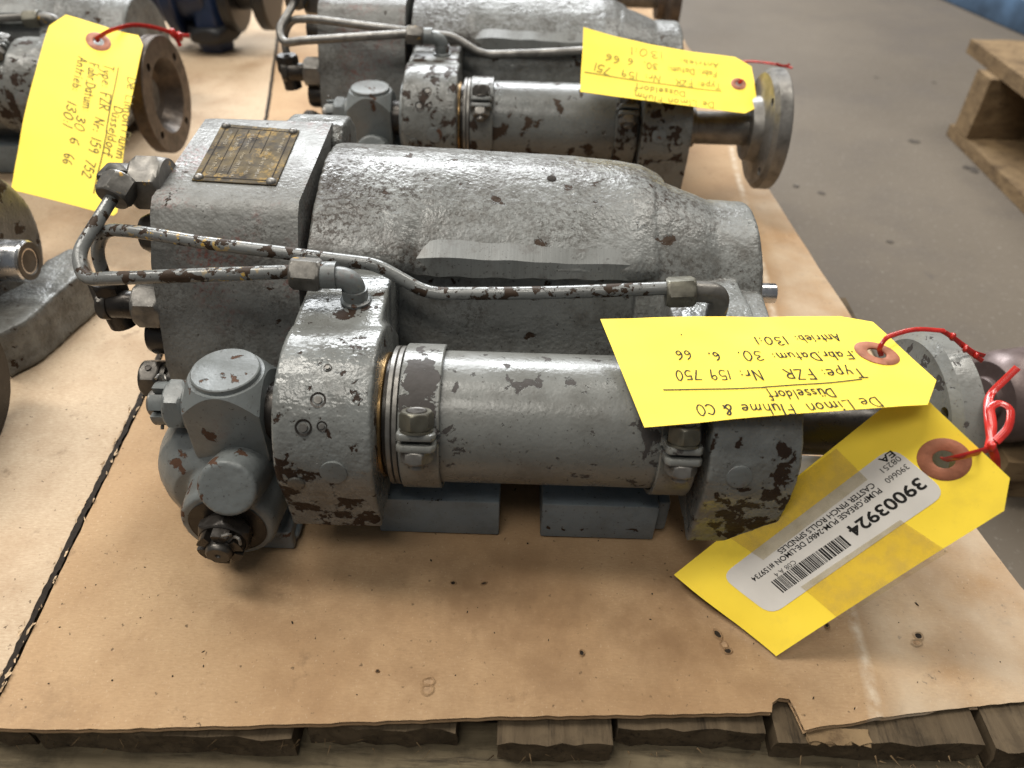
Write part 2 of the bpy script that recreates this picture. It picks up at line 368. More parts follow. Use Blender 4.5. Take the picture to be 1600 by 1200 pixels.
def cast(name, bm, mat, parent, voxel=.0016, smooth=6, lump=.0005, lscale=55, label=None, fn=None, floor=None):
    """fuse the solids in bm into one casting with filleted joints"""
    bmesh.ops.recalc_face_normals(bm, faces=bm.faces)
    me = bpy.data.meshes.new(name); bm.to_mesh(me); bm.free()
    o = bpy.data.objects.new(name, me); COL.objects.link(o)
    r = o.modifiers.new('r', 'REMESH'); r.mode = 'VOXEL'; r.voxel_size = voxel; r.use_smooth_shade = True
    s = o.modifiers.new('s', 'SMOOTH'); s.factor = .5; s.iterations = smooth
    dg = bpy.context.evaluated_depsgraph_get(); m2 = bpy.data.meshes.new_from_object(o.evaluated_get(dg))
    bpy.data.objects.remove(o); bpy.data.meshes.remove(me); m2.name = name
    n = len(m2.vertices); c = np.empty(n * 3); m2.vertices.foreach_get('co', c); c = c.reshape(-1, 3)
    nn = np.empty(n * 3); m2.vertex_normals.foreach_get('vector', nn); nn = nn.reshape(-1, 3)
    if lump:
        d = np.array([noise.fractal(V(p) * lscale, .8, 2.2, 3) for p in c]); c = c + nn * (d * lump)[:, None]
    if floor is not None: c[:, 2] = np.maximum(c[:, 2], floor)
    c = c - np.array(ORG)
    m2.vertices.foreach_set('co', c.ravel()); m2.update()
    m2.polygons.foreach_set('use_smooth', [True] * len(m2.polygons))
    return link(name, m2, mat, parent, label)
def boolean(o, bm, op):
    bmesh.ops.recalc_face_normals(bm, faces=bm.faces); bmesh.ops.translate(bm, verts=bm.verts, vec=-ORG)
    me = bpy.data.meshes.new('cut'); bm.to_mesh(me); bm.free(); c = bpy.data.objects.new('cut', me); COL.objects.link(c)
    m = o.modifiers.new('b', 'BOOLEAN'); m.operation = op; m.object = c; m.solver = 'EXACT'
    par = o.parent; o.parent = None
    new = bpy.data.meshes.new_from_object(o.evaluated_get(bpy.context.evaluated_depsgraph_get()))
    o.modifiers.clear(); old = o.data; o.data = new; new.name = old.name; o.parent = par
    bpy.data.objects.remove(c); bpy.data.meshes.remove(me)
    new.polygons.foreach_set('use_smooth', [True] * len(new.polygons)); new.set_sharp_from_angle(angle=rad(24))
    return o
def empty(name, loc, label, cat, group=None, rz=0):
    o = bpy.data.objects.new(name, None); COL.objects.link(o); o.location = loc; o.rotation_euler = (0, 0, rz); o.empty_display_size = .02
    o['label'] = label; o['category'] = cat
    if group: o['group'] = group
    return o
def copy_tree(o, parent=None):
    c = o.copy(); COL.objects.link(c); c.parent = parent
    for ch in list(o.children): copy_tree(ch, c)
    return c

# ================================================================== the pump
AX = V((0, .337, .088))                     # axis of the shaft tube
def on_ax(x, dz=0): return V((x, AX.y, AX.z + dz))
def castle_nut(parent, c, ax, af, h, bolt_r, bolt_out, mat, bmat, pin=True, turn=0):
    """slotted nut, its stud end and a cotter pin"""
    x, y, z = basis(ax); c = V(c)
    bm = bmesh.new(); hexa(bm, c, c + z * h * .62, af, .10, turn)
    for k in range(6):
        a = k * pi / 3 + turn
        # crown segments between the slots
        prof = []
        for da in (-.36, -.18, 0, .18, .36):
            prof.append((a + da))
        inner, outer = bolt_r * 1.03, af / 2 * .93
        lo = [bm.verts.new(c + z * h * .6 + (x * cos(t) + y * sin(t)) * outer) for t in prof] + [bm.verts.new(c + z * h * .6 + (x * cos(t) + y * sin(t)) * inner) for t in prof[::-1]]
        hi = [bm.verts.new(v.co + z * h * .4) for v in lo]
        n = len(lo)
        for i in range(n): bm.faces.new((lo[i], lo[(i + 1) % n], hi[(i + 1) % n], hi[i]))
        bm.faces.new(lo[::-1]); bm.faces.new(hi)
    nut = finish('castle_nut', bm, mat, parent, 0, angle=25)
    bm = bmesh.new()
    prof = [(0, bolt_r)]
    k = int((h + bolt_out) / .0016)
    for i in range(k): prof += [(h * .3 + (h * .7 + bolt_out - .004) * i / k, bolt_r), (h * .3 + (h * .7 + bolt_out - .004) * (i + .5) / k, bolt_r * .93)]
    prof += [(h + bolt_out - .003, bolt_r * .96), (h + bolt_out - .001, bolt_r * .92), (h + bolt_out, bolt_r * .78), (h + bolt_out, bolt_r * .22), (h + bolt_out - .002, .0004)]
    lathe(bm, c, ax, prof, 28); finish('stud', bm, bmat, nut, angle=40)
    if pin:
        bm = bmesh.new(); d = (x * cos(turn + pi / 6) + y * sin(turn + pi / 6)); s = d.cross(z); b = c + z * h * .84
        for sg in (-1, 1):
            tube(bm, path_round([b - d * af * .55 + s * sg * .0003, b + d * af * .5 + s * sg * .0008, b + d * af * .62 + s * sg * .003 + z * .002, b + d * af * .50 + s * sg * .006 + z * .003], .003), .0009, 8)
        finish('cotter_pin', bm, 'steel_mid', nut)
    return nut

def clamp(parent, x0, x1, elev, mat='paint_smooth', chip=True):
    bm = bmesh.new(); R0, R1 = .0402, .0432
    x, y, z = basis((1, 0, 0))
    # band with a gap under the ears
    er = V((0, -cos(elev), sin(elev))); et = V((0, sin(elev), cos(elev)))
    ang = math.atan2(er.dot(y), er.dot(x))
    n = 64; g = .05; rings = []
    for i in range(n + 1):
        a = ang + g + (2 * pi - 2 * g) * i / n; d = x * cos(a) + y * sin(a)
        rings.append([bm.verts.new(on_ax(xx) + d * r) for xx, r in ((x0, R0), (x0, R1), (x1, R1), (x1, R0))])
    for a, b in zip(rings, rings[1:]):
        for i in range(4): bm.faces.new((a[i], a[(i + 1) % 4], b[(i + 1) % 4], b[i]))
    bm.faces.new(rings[0]); bm.faces.new(rings[-1][::-1])
    band = finish('tube_clamp', bm, mat, parent, .0006, 1)
    xm = (x0 + x1) / 2; hw = (x1 - x0) * .47
    base = on_ax(xm) + er * .0405
    for sg in (1, -1):
        bm = bmesh.new(); lo, hi = sorted((sg * .0012, sg * .0052)); 
        prism(bm, [(-hw, -.003), (hw, -.003), (hw, .0125), (hw * .8, .0152), (-hw * .8, .0152), (-hw, .0125)], lo, hi,
              lambda a, b, t: base + V((a, 0, 0)) + er * b + et * t)
        finish('clamp_ear', bm, mat, band, .0009, 2)
    bc = base + er * .0075
    bm = bmesh.new(); hexa(bm, bc + et * .0062, bc + et * .0165, .0165, .10, .3)
    lathe(bm, bc + et * .0052, et, [(0, .0092), (.0012, .0092)], 24)
    cb = finish('clamp_bolt', bm, 'olive', band, angle=25)
    bm = bmesh.new(); lathe(bm, bc + et * .0166, et, [(0, .0058), (.0004, .0056), (-.0001, .0046), (-.0001, .0003)], 24); finish('bolt_dimple', bm, 'steel_dark', band)
    bm = bmesh.new(); hexa(bm, bc - et * .0052, bc - et * .0125, .0155, .10, .1); rod(bm, bc - et * .012, bc - et * .016, .0045, 16)
    finish('clamp_nut', bm, 'steel_mid', band, angle=25)
    return band

def build_pump():
    global ORG
    ORG = V((0, .44, 0))
    P = empty('grease_pump', ORG, 'front grey grease pump, whole and in focus, two yellow tags wired to its flange', 'pump', 'grease pumps laid out on the cardboard')
    # --- gear head at the left
    bm = bmesh.new()
    yz(bm, [(.400, .010), (.396, .045), (.3945, .0706), (.4025, .0935), (.410, .119), (.4175, .1375), (.428, .1515), (.436, .1640), (.444, .1705), (.50, .1735), (.555, .1765), (.572, .170), (.590, .12), (.592, .010)], -.2335, -.1395)
    bmesh.ops.bevel(bm, geom=[e for e in bm.edges if e.calc_face_angle(0) > rad(40)], offset=.0035, segments=3, profile=.5, affect='EDGES')
    head = finish('gear_head', bm, 'paint_head', P, angle=50)
    bm = bmesh.new()      # lug at the back of the head
    yz(bm, [(.546, .10), (.540, .150), (.545, .168), (.556, .1755), (.582, .172), (.598, .158), (.598, .10)], -.176, -.131)
    cast('head_lug', bm, 'paint_cast', P, .0016, 14, .0005)
    # --- rating plate with text rows and four drive rivets
    pt = lambda px, py, d=0: (lambda p: p)(V((0, 0, 0)))
    def top(px, py):      # the sloping top of the head: z = .1705 + (y-.444)*.0541
        d = ray(px, py); k = .0541; t = (.1705 + .0012 - k * .444 - CAM.z) / (d.z - k * d.y); return CAM + d * t
    c4 = [top(299, 281), top(431, 289), top(468, 203), top(347, 193)]
    bm = bmesh.new(); up1 = V((0, -.054, 1)).normalized()
    lo = [bm.verts.new(p - up1 * .001) for p in c4]; hi = [bm.verts.new(p) for p in c4]
    for i in range(4): bm.faces.new((lo[i], lo[(i + 1) % 4], hi[(i + 1) % 4], hi[i]))
    bm.faces.new(lo[::-1]); bm.faces.new(hi)
    plate = finish('nameplate', bm, 'plate', P, .0003, 1)
    q = lambda s, t, h=.0001: (c4[0] * (1 - s) + c4[1] * s) * (1 - t) + (c4[3] * (1 - s) + c4[2] * s) * t + up1 * h
    bm = bmesh.new()
    def strip(s0, t0, s1, t1, w):
        a, b = q(s0, t0, .00025), q(s1, t1, .00025); d = (b - a).normalized().cross(up1) * w
        bm.faces.new([bm.verts.new(v) for v in (a - d, b - d, b + d, a + d)])
    for (a, b, c, d) in [(.08, .06, .92, .06), (.08, .94, .92, .94), (.08, .06, .08, .94), (.92, .06, .92, .94)]: strip(a, b, c, d, .0004)
    for s in (.24, .38, .52, .66): strip(s, .50 if s > .5 else .12, s, .92, .00022)
    finish('plate_ruling', bm, 'grime', plate, smooth=False)
    bm = bmesh.new(); rr = random.Random(3)
    for s, w0, w1 in ((.17, .1, .46), (.17, .56, .9), (.31, .1, .30), (.31, .42, .78), (.45, .1, .5), (.45, .60, .86), (.59, .14, .40), (.725, .1, .62), (.86, .2, .36), (.86, .55, .8)):
        t = w0
        while t < w1:
            l = rr.uniform(.008, .018); k = rr.random(); z = rr.uniform(.010, .026)
            if k < .8:
                strip(s - z, t, s + z, t + rr.uniform(-.004, .006), .00022)
                if k < .5: strip(s + rr.choice((-z, 0, z)), t, s + rr.choice((-z, 0, z)), t + l, .0002)
            t += l + rr.uniform(.004, .012)
    finish('plate_lettering', bm, 'plate_text', plate, smooth=False)
    for s, t in ((.07, .045), (.93, .045), (.93, .955), (.07, .955)):
        bm = bmesh.new(); lathe(bm, q(s, t, 0), up1, [(0, .0034), (.0008, .0033), (.0019, .0024), (.0024, .001), (.0025, .0003)], 16); finish('rivet', bm, 'steel_mid', plate)
    # --- main housing: long bulged casting that steps down to a round end boss
    bm = bmesh.new()
    secs = []
    def sec(x, top, fz, fy, cut, flat):      # crest height, front edge height and position, recess depth, height of the milled flat
        crown = []
        for k in range(11):
            y = fy + (.505 - fy) * k / 10; crown.append((y, top - (top - fz) * ((.505 - y) / (.505 - fy)) ** 1.75))
        return [(.445, .012), (cut - .034, .045), (cut - .016, .090), (cut - .006, .114), (cut, fz - flat - .003), (fy - .0045, fz - flat), (fy - .0040, fz - flat * .4)] + crown + [(.522, top - .0018), (.545, top - .0085), (.568, top - .022), (.590, .122), (.596, .09), (.596, .012)]
    for x, *q_ in ((-.1335, .1748, .149, .4235, .434, .012), (-.10, .1742, .148, .4240, .434, .012), (-.074, .1733, .147, .4250, .434, .012), (-.066, .1731, .1425, .4285, .434, .013), (-.02, .1717, .1420, .4290, .434, .013), (.04, .1700, .1425, .4300, .435, .014), (.078, .1668, .142, .4310, .436, .013), (.092, .1640, .139, .435, .440, .010), (.106, .1575, .132, .446, .448, .006)):
        secs.append([bm.verts.new(V((x, a, b))) for a, b in sec(x, *q_)])
    for a, b in zip(secs, secs[1:]):
        n = len(a)
        for i in range(n): bm.faces.new((a[i], a[(i + 1) % n], b[(i + 1) % n], b[i]))
    bm.faces.new(secs[0][::-1]); bm.faces.new(secs[-1])
    # cone and end boss
    lathe(bm, (.08, .497, .0745), (1, 0, 0), [(0, .0845), (.02, .0845), (.050, .0745), (.060, .0705), (.087, .0700), (.0895, .0680)], 64)
    # buttress from the boss down to the right bracket
    yz(bm, [(.36, .10), (.36, .126), (.405, .128), (.44, .122), (.46, .12), (.46, .06), (.42, .06)], .098, .150)
    yz(bm, [(.38, .06), (.40, .118), (.43, .120), (.47, .10), (.47, .03), (.40, .03)], .146, .166)
    # bottom rail and foot
    box(bm, (-.13, .40, .012), (.15, .60, .03)); box(bm, (-.10, .345, .030), (.10, .45, .042))
    hs = cast('pump_housing', bm, 'paint_cast', P, .0015, 5, .00035, 70, floor=.003)
    bm = bmesh.new(); rod(bm, (.150, .487, .0835), (.1960, .487, .0835), .0075, 32); finish('shaft_end', bm, 'chrome', P, .0007, 2)
    ok, hp_, hn, _ = hs.ray_cast(CAM - ORG, ray(862, 279).normalized())
    bm = bmesh.new(); lathe(bm, hp_ + ORG, hn, [(.0002, .0033), (.00035, .0030), (.00025, .0004)], 20); finish('grease_hole', bm, 'grime' if 'grime' in MAT else 'steel_black', P)
    bm = bmesh.new(); g = []
    for k in range(25):
        t = k / 24; x = -.070 + .164 * t; ip = lambda c: float(np.interp(x, (-.07, -.066, -.02, .04, .078, .094), c))
        fy, fz, tp = ip((.4285, .4285, .429, .430, .431, .434)), ip((.1430, .1425, .142, .1425, .142, .1395)), ip((.1732, .1731, .1717, .1700, .1668, .1640))
        ins = .0045 * (max(0, 1 - t / .12) ** 2 + max(0, (t - .78) / .22) ** 2); wv = .0016 * sin(t * 6 + .6) + .0016 * noise.noise(V((k * .35, 1, 1)))
        y0 = fy + .0085 + wv; z0 = tp - (tp - fz) * ((.505 - y0) / (.505 - fy)) ** 1.75
        P3 = [V((x, y0 + .004, z0 - .003)), V((x, y0 + ins * .5, z0 + .0002 - ins * .5)), V((x, fy - .0030 + ins - wv * .4, fz + .0002 - ins + wv)), V((x, fy - .0056 + ins, fz - .0112 + .0006 * sin(k * 1.7))), V((x, fy + .008, fz - .0120))]
        g.append([bm.verts.new(p) for p in P3])
    for a, b in zip(g, g[1:]):
        for i in range(4): bm.faces.new((a[i], a[i + 1], b[i + 1], b[i]))
    bmesh.ops.subdivide_edges(bm, edges=bm.edges, cuts=2, use_grid_fill=True, smooth=.4)
    finish('filed_facet', bm, 'paint_filed', P, angle=20)
    # --- the two feet under the tube
    for a, b, e0, e1 in ((-.0835, -.0055, -.096, -.0835), (.0215, .0955, .0955, .104)):
        bm = bmesh.new(); box(bm, (a, .316, .0015), (b, .43, .034)); finish('foot', bm, 'paint_blue', P, .0012, 2)
        bm = bmesh.new(); box(bm, (e0, .322, .004), (e1, .42, .032)); finish('foot_web', bm, 'paint_blue', P, .0025, 2)
    # --- bearing brackets
    def bracket(x0, x1, arm0, arm1, zb, cut):
        bm = bmesh.new(); R = .0545
        arc = [(AX.y + R * cos(t), AX.z + R * sin(t)) for t in np.linspace(rad(65), rad(196), 22)]
        yz(bm, [(.374, zb), (.392, .09), (.40, .10), (.372, .130)] + arc + [(.2865, zb + .022), (.289, zb)], x0, x1)
        ah = .011 if cut else 0
        yz(bm, [(.44, .09), (.44, .134 - ah), (.408, .1385 - ah), (.372, .1395 - ah), (.335, .138 - ah * .4), (.335, .09)], arm0, arm1)
        if cut: pass
        return bm
    bm = bracket(-.1285, -.0745, -.128, -.0775, .0395, 0)
    # raised screw bosses and lumps of the casting
    o = cast('bearing_bracket', bm, 'paint_chipped', P, .0015, 9, .0004, 60)
    def pug(px, py, r, mat, h=.0012):
        p = front_hit(px, py); d = (p - on_ax(p.x)); d.x = 0; d.normalize()
        b = bmesh.new(); lathe(b, p - d * .0015, d, [(0, r), (.0015 + h * .7, r), (.0015 + h, r * .8), (.0015 + h, r * .3)], 20); return b
    def front_hit(px, py, R=.0545):
        d = ray(px, py); a = d.y ** 2 + d.z ** 2; oy, oz = -AX.y, CAM.z - AX.z
        b = oy * d.y + oz * d.z; c = oy * oy + oz * oz - R * R; t = (-b - math.sqrt(max(0, b * b - a * c))) / a; return CAM + d * t
    def hit(o, px, py):
        ok, p, n, _ = o.ray_cast(CAM - ORG, ray(px, py).normalized()); return (p + ORG, n) if ok else (front_hit(px, py), V((0, -.7, .7)))
    for px, py, r in ((497, 625, .0040), (474, 668, .0043), (503, 666, .0026), (512, 575, .0022)):
        p, n = hit(o, px, py); bm = bmesh.new(); lathe(bm, p - n * .001, n, [(0, r * 1.12), (.0013, r * 1.08), (.0011, r * .8), (.0005, r * .76)], 22)
        for v in bm.verts: v.co += n * .0004 * noise.noise(v.co * 500)
        sw = finish('set_screw', bm, 'steel_black', o)
        bm = bmesh.new(); hexa(bm, p - n * .001, p + n * .0011, r * 1.05, .15, px * .1); finish('screw_head', bm, 'steel_mid', o, angle=25)
    finish('plug', pug(521, 738, .0075, '', .0010), 'paint_clean', o)
    finish('plug', pug(463, 755, .0048, '', .0012), 'paint_dark', o)
    bm = bracket(.1075, .157, .104, .150, .036, 1)
    o2 = cast('bearing_bracket', bm, 'paint_chipped', P, .0015, 6, .0006, 75)
    finish('plug', pug(1155, 745, .0070, '', .0010), 'paint_clean', o2)
    # --- tube with seal rings
    bm = bmesh.new(); lathe(bm, on_ax(-.062), (1, 0, 0), [(0, .0385), (.001, .0395), (.1675, .0395), (.168, .038)], 96); finish('shaft_tube', bm, 'paint_smooth', P)
    for x, w_, r, mt in ((-.0765, .004, .0375, 'steel_bronze'), (-.0725, .003, .036, 'steel_black'), (-.0695, .0032, .0415, 'steel_mid'), (-.066, .0032, .0415, 'steel_mid'), (.1050, .004, .0385, 'steel_black')):
        bm = bmesh.new(); lathe(bm, on_ax(x), (1, 0, 0), [(0, r - .0008), (.0005, r), (w_ - .0005, r), (w_, r - .0008)], 96); finish('seal_ring', bm, mt, P)
    clamp(P, -.0622, -.0395, rad(27)); clamp(P, .0830, .1045, rad(24))
    # --- drive shaft and coupling flange at the right
    bm = bmesh.new(); lathe(bm, on_ax(.15), (1, 0, 0), [(0, .020), (.018, .020), (.019, .0165), (.085, .0165)], 48); finish('drive_shaft', bm, 'steel_black', P)
    bm = bmesh.new()
    lathe(bm, on_ax(.2225), (1, 0, 0), [(0, .0165), (0, .031), (.010, .033), (.0125, .040), (.0125, .055), (.0165, .0598), (.0285, .0602), (.0295, .0592), (.0295, .0385), (.026, .036), (.012, .028), (.006, .018), (.005, .006)], 96)
    fl = finish('coupling_flange', bm, 'paint_smooth', P, angle=28)
    bm = bmesh.new()
    for k in range(4):
        a = k * pi / 2 + .62; d = V((0, cos(a), sin(a))); rod(bm, on_ax(.22) + d * .0480, on_ax(.27) + d * .0480, .0042, 20)
    boolean(fl, bm, 'DIFFERENCE')
    # --- square coupling eye on the left end of the shaft
    bm = bmesh.new(); rod(bm, on_ax(-.15), on_ax(-.12), .0175, 40); finish('coupling_neck', bm, 'steel_black', P)
    bm = bmesh.new(); lathe(bm, on_ax(-.1335), (1, 0, 0), [(0, .034), (.001, .036), (.006, .0365)], 64); finish('bearing_cover', bm, 'paint_clean', P)
    bm = bmesh.new(); x0, x1, y0, y1, zz0, zz1 = -.1880, -.1435, .3155, .3590, .0660, .1195; n = 30
    cx, cy = (x0 + x1) / 2, (y0 + y1) / 2
    box(bm, (x0, y0, zz0), (x1, y1, zz1 + .001)); cube = finish('square_coupling', bm, 'paint_clean', P, .0008, 2, angle=24)
    bm = bmesh.new(); lathe(bm, V((cx, cy, zz0)), (0, 0, 1), [(-.004, .026), (0, .030), (.030, .0352), (zz1 - zz0 - .0035, .0215), (zz1 - zz0 - .0034, .0197), (zz1 - zz0 - .0006, .0195), (zz1 - zz0, .0188)], 96)
    boolean(cube, bm, 'INTERSECT')
    bm = bmesh.new(); lathe(bm, on_ax(-.1880, .003), (-1, 0, 0), [(0, .0165), (.0035, .0165), (.004, .0155)], 40); finish('washer', bm, 'paint_clean', cube)
    castle_nut(P, on_ax(-.1920, .003), (-1, 0, 0), .0285, .0200, .0085, .0045, 'paint_clean', 'steel_mid', True, .25)
    # --- crank knuckle under it: a big round eye with its own castle nut
    E0 = V((-.168, .288, .0365))
    bm = bmesh.new()
    lathe(bm, V((E0.x, .2895, E0.z)), (0, 1, 0), [(0, .0268), (.003, .0285), (.012, .0292), (.022, .0300), (.06, .0300)], 64)
    lathe(bm, V((-.178, .312, .034)), (0, 1, 0), [(0, .030), (.006, .038), (.016, .0455), (.030, .0480), (.075, .048), (.09, .040)], 64)
    kc = aty(353, 765, .2880); kd = V((0, .90, -.43)).normalized()
    lathe(bm, kc, kd, [(0, .0162), (.0010, .0172), (.010, .0177), (.040, .0180)], 48)
    box(bm, (-.172, .300, .001), (-.136, .36, .017))
    kn = cast('crank_knuckle', bm, 'paint_clean', P, .0013, 5, .0004, floor=.0015)
    bm = bmesh.new(); lathe(bm, V((E0.x, .2905, E0.z)), (0, 1, 0), [(-.0016, .0232), (-.0018, .0226), (.001, .0215), (.003, .0205), (.003, .004)], 64); finish('eye_bush', bm, 'steel_black', kn)
    bm = bmesh.new(); rod(bm, V((E0.x, .296, E0.z)), V((E0.x, .2865, E0.z - .001)), .0150, 40, .0130); finish('bush_collar', bm, 'steel_dark', kn)
    castle_nut(P, V((E0.x, .2890, E0.z - .001)), (0, -1, -.04), .0290, .0165, .0082, .004, 'steel_black', 'steel_dark', True, .35)
    bm = bmesh.new(); yz(bm, [(.305, .0015), (.305, .010), (.345, .014), (.40, .014), (.40, .0015)], -.166, -.134); finish('knuckle_foot', bm, 'paint_blue', P, .006, 3)
    # --- pipes with their unions
    def union(name, p, q_, af, mat, parent, turn=0): 
        b = bmesh.new(); hexa(b, p, q_, af, .13, turn); return finish(name, b, mat, parent, angle=22)
    A = [aty(186, 292, .452), aty(121, 396, .405), aty(131, 437, .390), aty(170, 435, .385), aty(470, 424, .381)]
    bm = bmesh.new(); tube(bm, path_round(A[:1] + [A[1], A[2], A[3]] + [A[4]], [.02, .012, .012]), .0042, 18)
    pa = finish('grease_pipe', bm, 'paint_pipe', P)
    nA = aty(455, 426, .381); nB = aty(503, 430, .381)
    union('union_nut', nA, nB, .0175, 'fitting', pa, .2)
    bm = bmesh.new(); e1 = aty(552, 436, .381); base = V((e1.x, e1.y, .1365))
    tube(bm, path_round([nB - V((.002, 0, 0)), e1, base], .008), .0066, 20); lathe(bm, base + V((0, 0, .001)), (0, 0, 1), [(0, .0092), (.0035, .0092), (.0045, .0075)], 28)
    rod(bm, nB - V((.003, 0, 0)), nB + V((.009, 0, .0003)), .0080, 24); rod(bm, base + V((0, 0, .003)), base + V((0, 0, .012)), .0076, 24); finish('elbow_fitting', bm, 'paint_clean', pa)
    # upper left union on the head end
    h0 = V((-.232, .470, .1665))
    union('union_nut', h0, h0 - V((.0215, 0, 0)), .034, 'fitting', pa, 0.0)
    bm = bmesh.new(); box(bm, (h0.x - .043, h0.y - .0105, h0.z - .008), (h0.x - .021, h0.y + .0095, h0.z + .0105)); blk = finish('elbow_block', bm, 'steel_dark', pa, .0022, 2)
    d = (A[1] - A[0]).normalized(); s = A[0] + d * .004
    union('union_nut', s - d * .010, s + d * .006, .0205, 'fitting', pa, .4)
    bm = bmesh.new(); rod(bm, s - d * .008, V((h0.x - .034, h0.y, h0.z + .005)), .0078, 20); finish('union_neck', bm, 'steel_dark', pa)
    # second pipe
    B = [aty(163, 432, .425), aty(150, 392, .428), aty(163, 358, .428), aty(215, 362, .420), aty(330, 381, .412), aty(586, 413, .405), aty(618, 430, .402), aty(668, 459, .397), aty(850, 458, .394), aty(1052, 450, .392)]
    bm = bmesh.new(); tube(bm, path_round(B, [.010, .012, .012, .012, .014, .010, .012, .03]), .0041, 18)
    pb = finish('grease_pipe', bm, 'paint_pipe', P)
    n0, n1 = aty(1040, 457, .392), aty(1086, 455, .392)
    union('union_nut', n0, n1, .0165, 'olive', pb, .25)
    bm = bmesh.new(); e2 = aty(1126, 458, .392); tube(bm, path_round([n1 - V((.002, 0, 0)), e2, V((e2.x, e2.y, .118))], .008), .0066, 20)
    finish('elbow_fitting', bm, 'fitting', pb)
    # lower left banjo union
    g0 = V((-.232, .42, .103))
    union('union_nut', g0, g0 - V((.020, 0, 0)), .0290, 'steel_mid', pb, 0.05)
    bm = bmesh.new(); rod(bm, g0 + V((.004, 0, 0)), g0, .0125, 32); rod(bm, g0 - V((.019, 0, 0)), g0 - V((.040, 0, 0)), .0095, 32); finish('banjo_body', bm, 'steel_black', pb, .0006)
    union('banjo_head', g0 - V((.0385, 0, 0)), g0 - V((.045, 0, 0)), .021, 'steel_dark', pb, .2)
    c = B[0] + V((0, 0, -.012)); 
    union('union_nut', c - V((0, 0, .010)), c + V((.0, 0, .010)), .0205, 'steel_black', pb, .3)
    bm = bmesh.new(); rod(bm, c - V((0, 0, .008)), c - V((-.002, 0, .026)), .0098, 28); finish('union_neck', bm, 'steel_black', pb)
    # --- studs and bolts on the end of the head
    for (yy, zz_, r, L, mt) in ((.455, .1375, .0130, .019, 'steel_dark'), (.420, .078, .0135, .018, 'steel_black'), (.53, .06, .0125, .011, 'steel_dark')):
        bm = bmesh.new(); lathe(bm, V((-.2325, yy, zz_)), (-1, 0, 0), [(0, r), (L * .8, r), (L, r * .86), (L, r * .5), (L * .4, r * .48)], 40); finish('cap_screw', bm, mt, P, angle=30)
    b0 = V((-.230, .404, .052))
    bm = bmesh.new(); rod(bm, b0, b0 - V((.014, 0, 0)), .0075, 28); hexa(bm, b0 - V((.013, 0, 0)), b0 - V((.0265, 0, 0)), .0245, .12, .1); lathe(bm, b0 - V((.0095, 0, 0)), (-1, 0, 0), [(0, .0105), (.0035, .0105)], 28)
    bo = finish('lock_bolt', bm, 'steel_dark', P, angle=25)
    hp = b0 + V((-.020, -.0035, .01225)); bm = bmesh.new(); lathe(bm, hp, (0, -.27, .96), [(0, .0022), (.0004, .0021), (-.003, .0018)], 16); finish('wire_hole', bm, 'steel_black', bo)
    ORG = V((0, 0, 0))
    return P
pump = build_pump()

# ================================================================== setting: floor, pallet, cardboard
def structure(name, bm, mat, **k):
    o = finish(name, bm, mat, **k); o['kind'] = 'structure'; return o
bm = bmesh.new(); bmesh.ops.create_grid(bm, x_segments=2, y_segments=2, size=14); bmesh.ops.translate(bm, verts=bm.verts, vec=(0, 6, -.150))
floor = structure('floor', bm, 'floor', smooth=False)
for px, py, sx in ((1426, 221, .011), (1432, 222, .007), (1369, 121, .005), (1459, 129, .005), (1391, 378, .006), (1243, 291, .006), (1283, 302, .007), (1516, 263, .012), (1522, 268, .008)):
    p = atz(px, py, -.150); bm = bmesh.new(); rf_ = random.Random(px)
    bm.faces.new([bm.verts.new((p.x + sx * cos(t) * rf_.uniform(.6, 1.2), p.y + sx * .8 * sin(t) * rf_.uniform(.6, 1.2), -.1492 + rf_.uniform(0, .0002))) for t in np.linspace(0, 2 * pi, 13)[:-1]])
    finish('floor_pit', bm, 'pit', floor, smooth=False)

def sheet(name, outline, label, zfun, res=.012, mat='card', z0=0.0, holes=()):
    """corrugated board: two liners, and the fluted core that shows along its front edge"""
    root = empty(name, (0, 0, 0), label, 'cardboard', 'cardboard sheets covering the pallet')
    def liner(nm, dz, th, inset=0):
        bm = bmesh.new(); vs = [bm.verts.new((x, y, 0)) for x, y in outline]; bm.faces.new(vs)
        xs = [p[0] for p in outline]; ys = [p[1] for p in outline]
        x = min(xs) + res
        while x < max(xs):
            bmesh.ops.bisect_plane(bm, geom=bm.verts[:] + bm.edges[:] + bm.faces[:], plane_co=(x, 0, 0), plane_no=(1, 0, 0)); x += res
        y = min(ys) + res
        while y < max(ys):
            bmesh.ops.bisect_plane(bm, geom=bm.verts[:] + bm.edges[:] + bm.faces[:], plane_co=(0, y, 0), plane_no=(0, 1, 0)); y += res if y < .9 else res * 4
        ret = bmesh.ops.extrude_face_region(bm, geom=bm.faces[:])
        low = [v for v in ret['geom'] if isinstance(v, bmesh.types.BMVert)]
        for v in bm.verts: v.co.z = zfun(v.co.x, v.co.y) + dz + z0
        for v in low: v.co.z -= th
        return finish(nm, bm, mat, root, angle=50)
    top = liner('top_liner', 0, .0006); liner('bottom_liner', -.0036, .0006)
    # core: a zigzag ribbon following the open front edge
    bm = bmesh.new(); pts = [V((x, y, 0)) for x, y in outline if y < .235]
    pts.sort(key=lambda p: p.x); prev = None; k = 0; s = 0
    for a, b in zip(pts, pts[1:]):
        L = (b - a).length; nst = max(1, int(L / .0021))
        for i in range(nst):
            p = a.lerp(b, i / nst); zz = zfun(p.x, p.y) + z0 - (.0009 if k % 2 else .0034); k += 1
            f0 = bm.verts.new((p.x, p.y + .0006 + random.uniform(0, .0012), zz)); f1 = bm.verts.new((p.x, p.y + .02, zz))
            if prev: bm.faces.new((prev[0], f0, f1, prev[1]))
            prev = (f0, f1)
    finish('fluted_core', bm, 'card_edge', root, smooth=False)
    return root
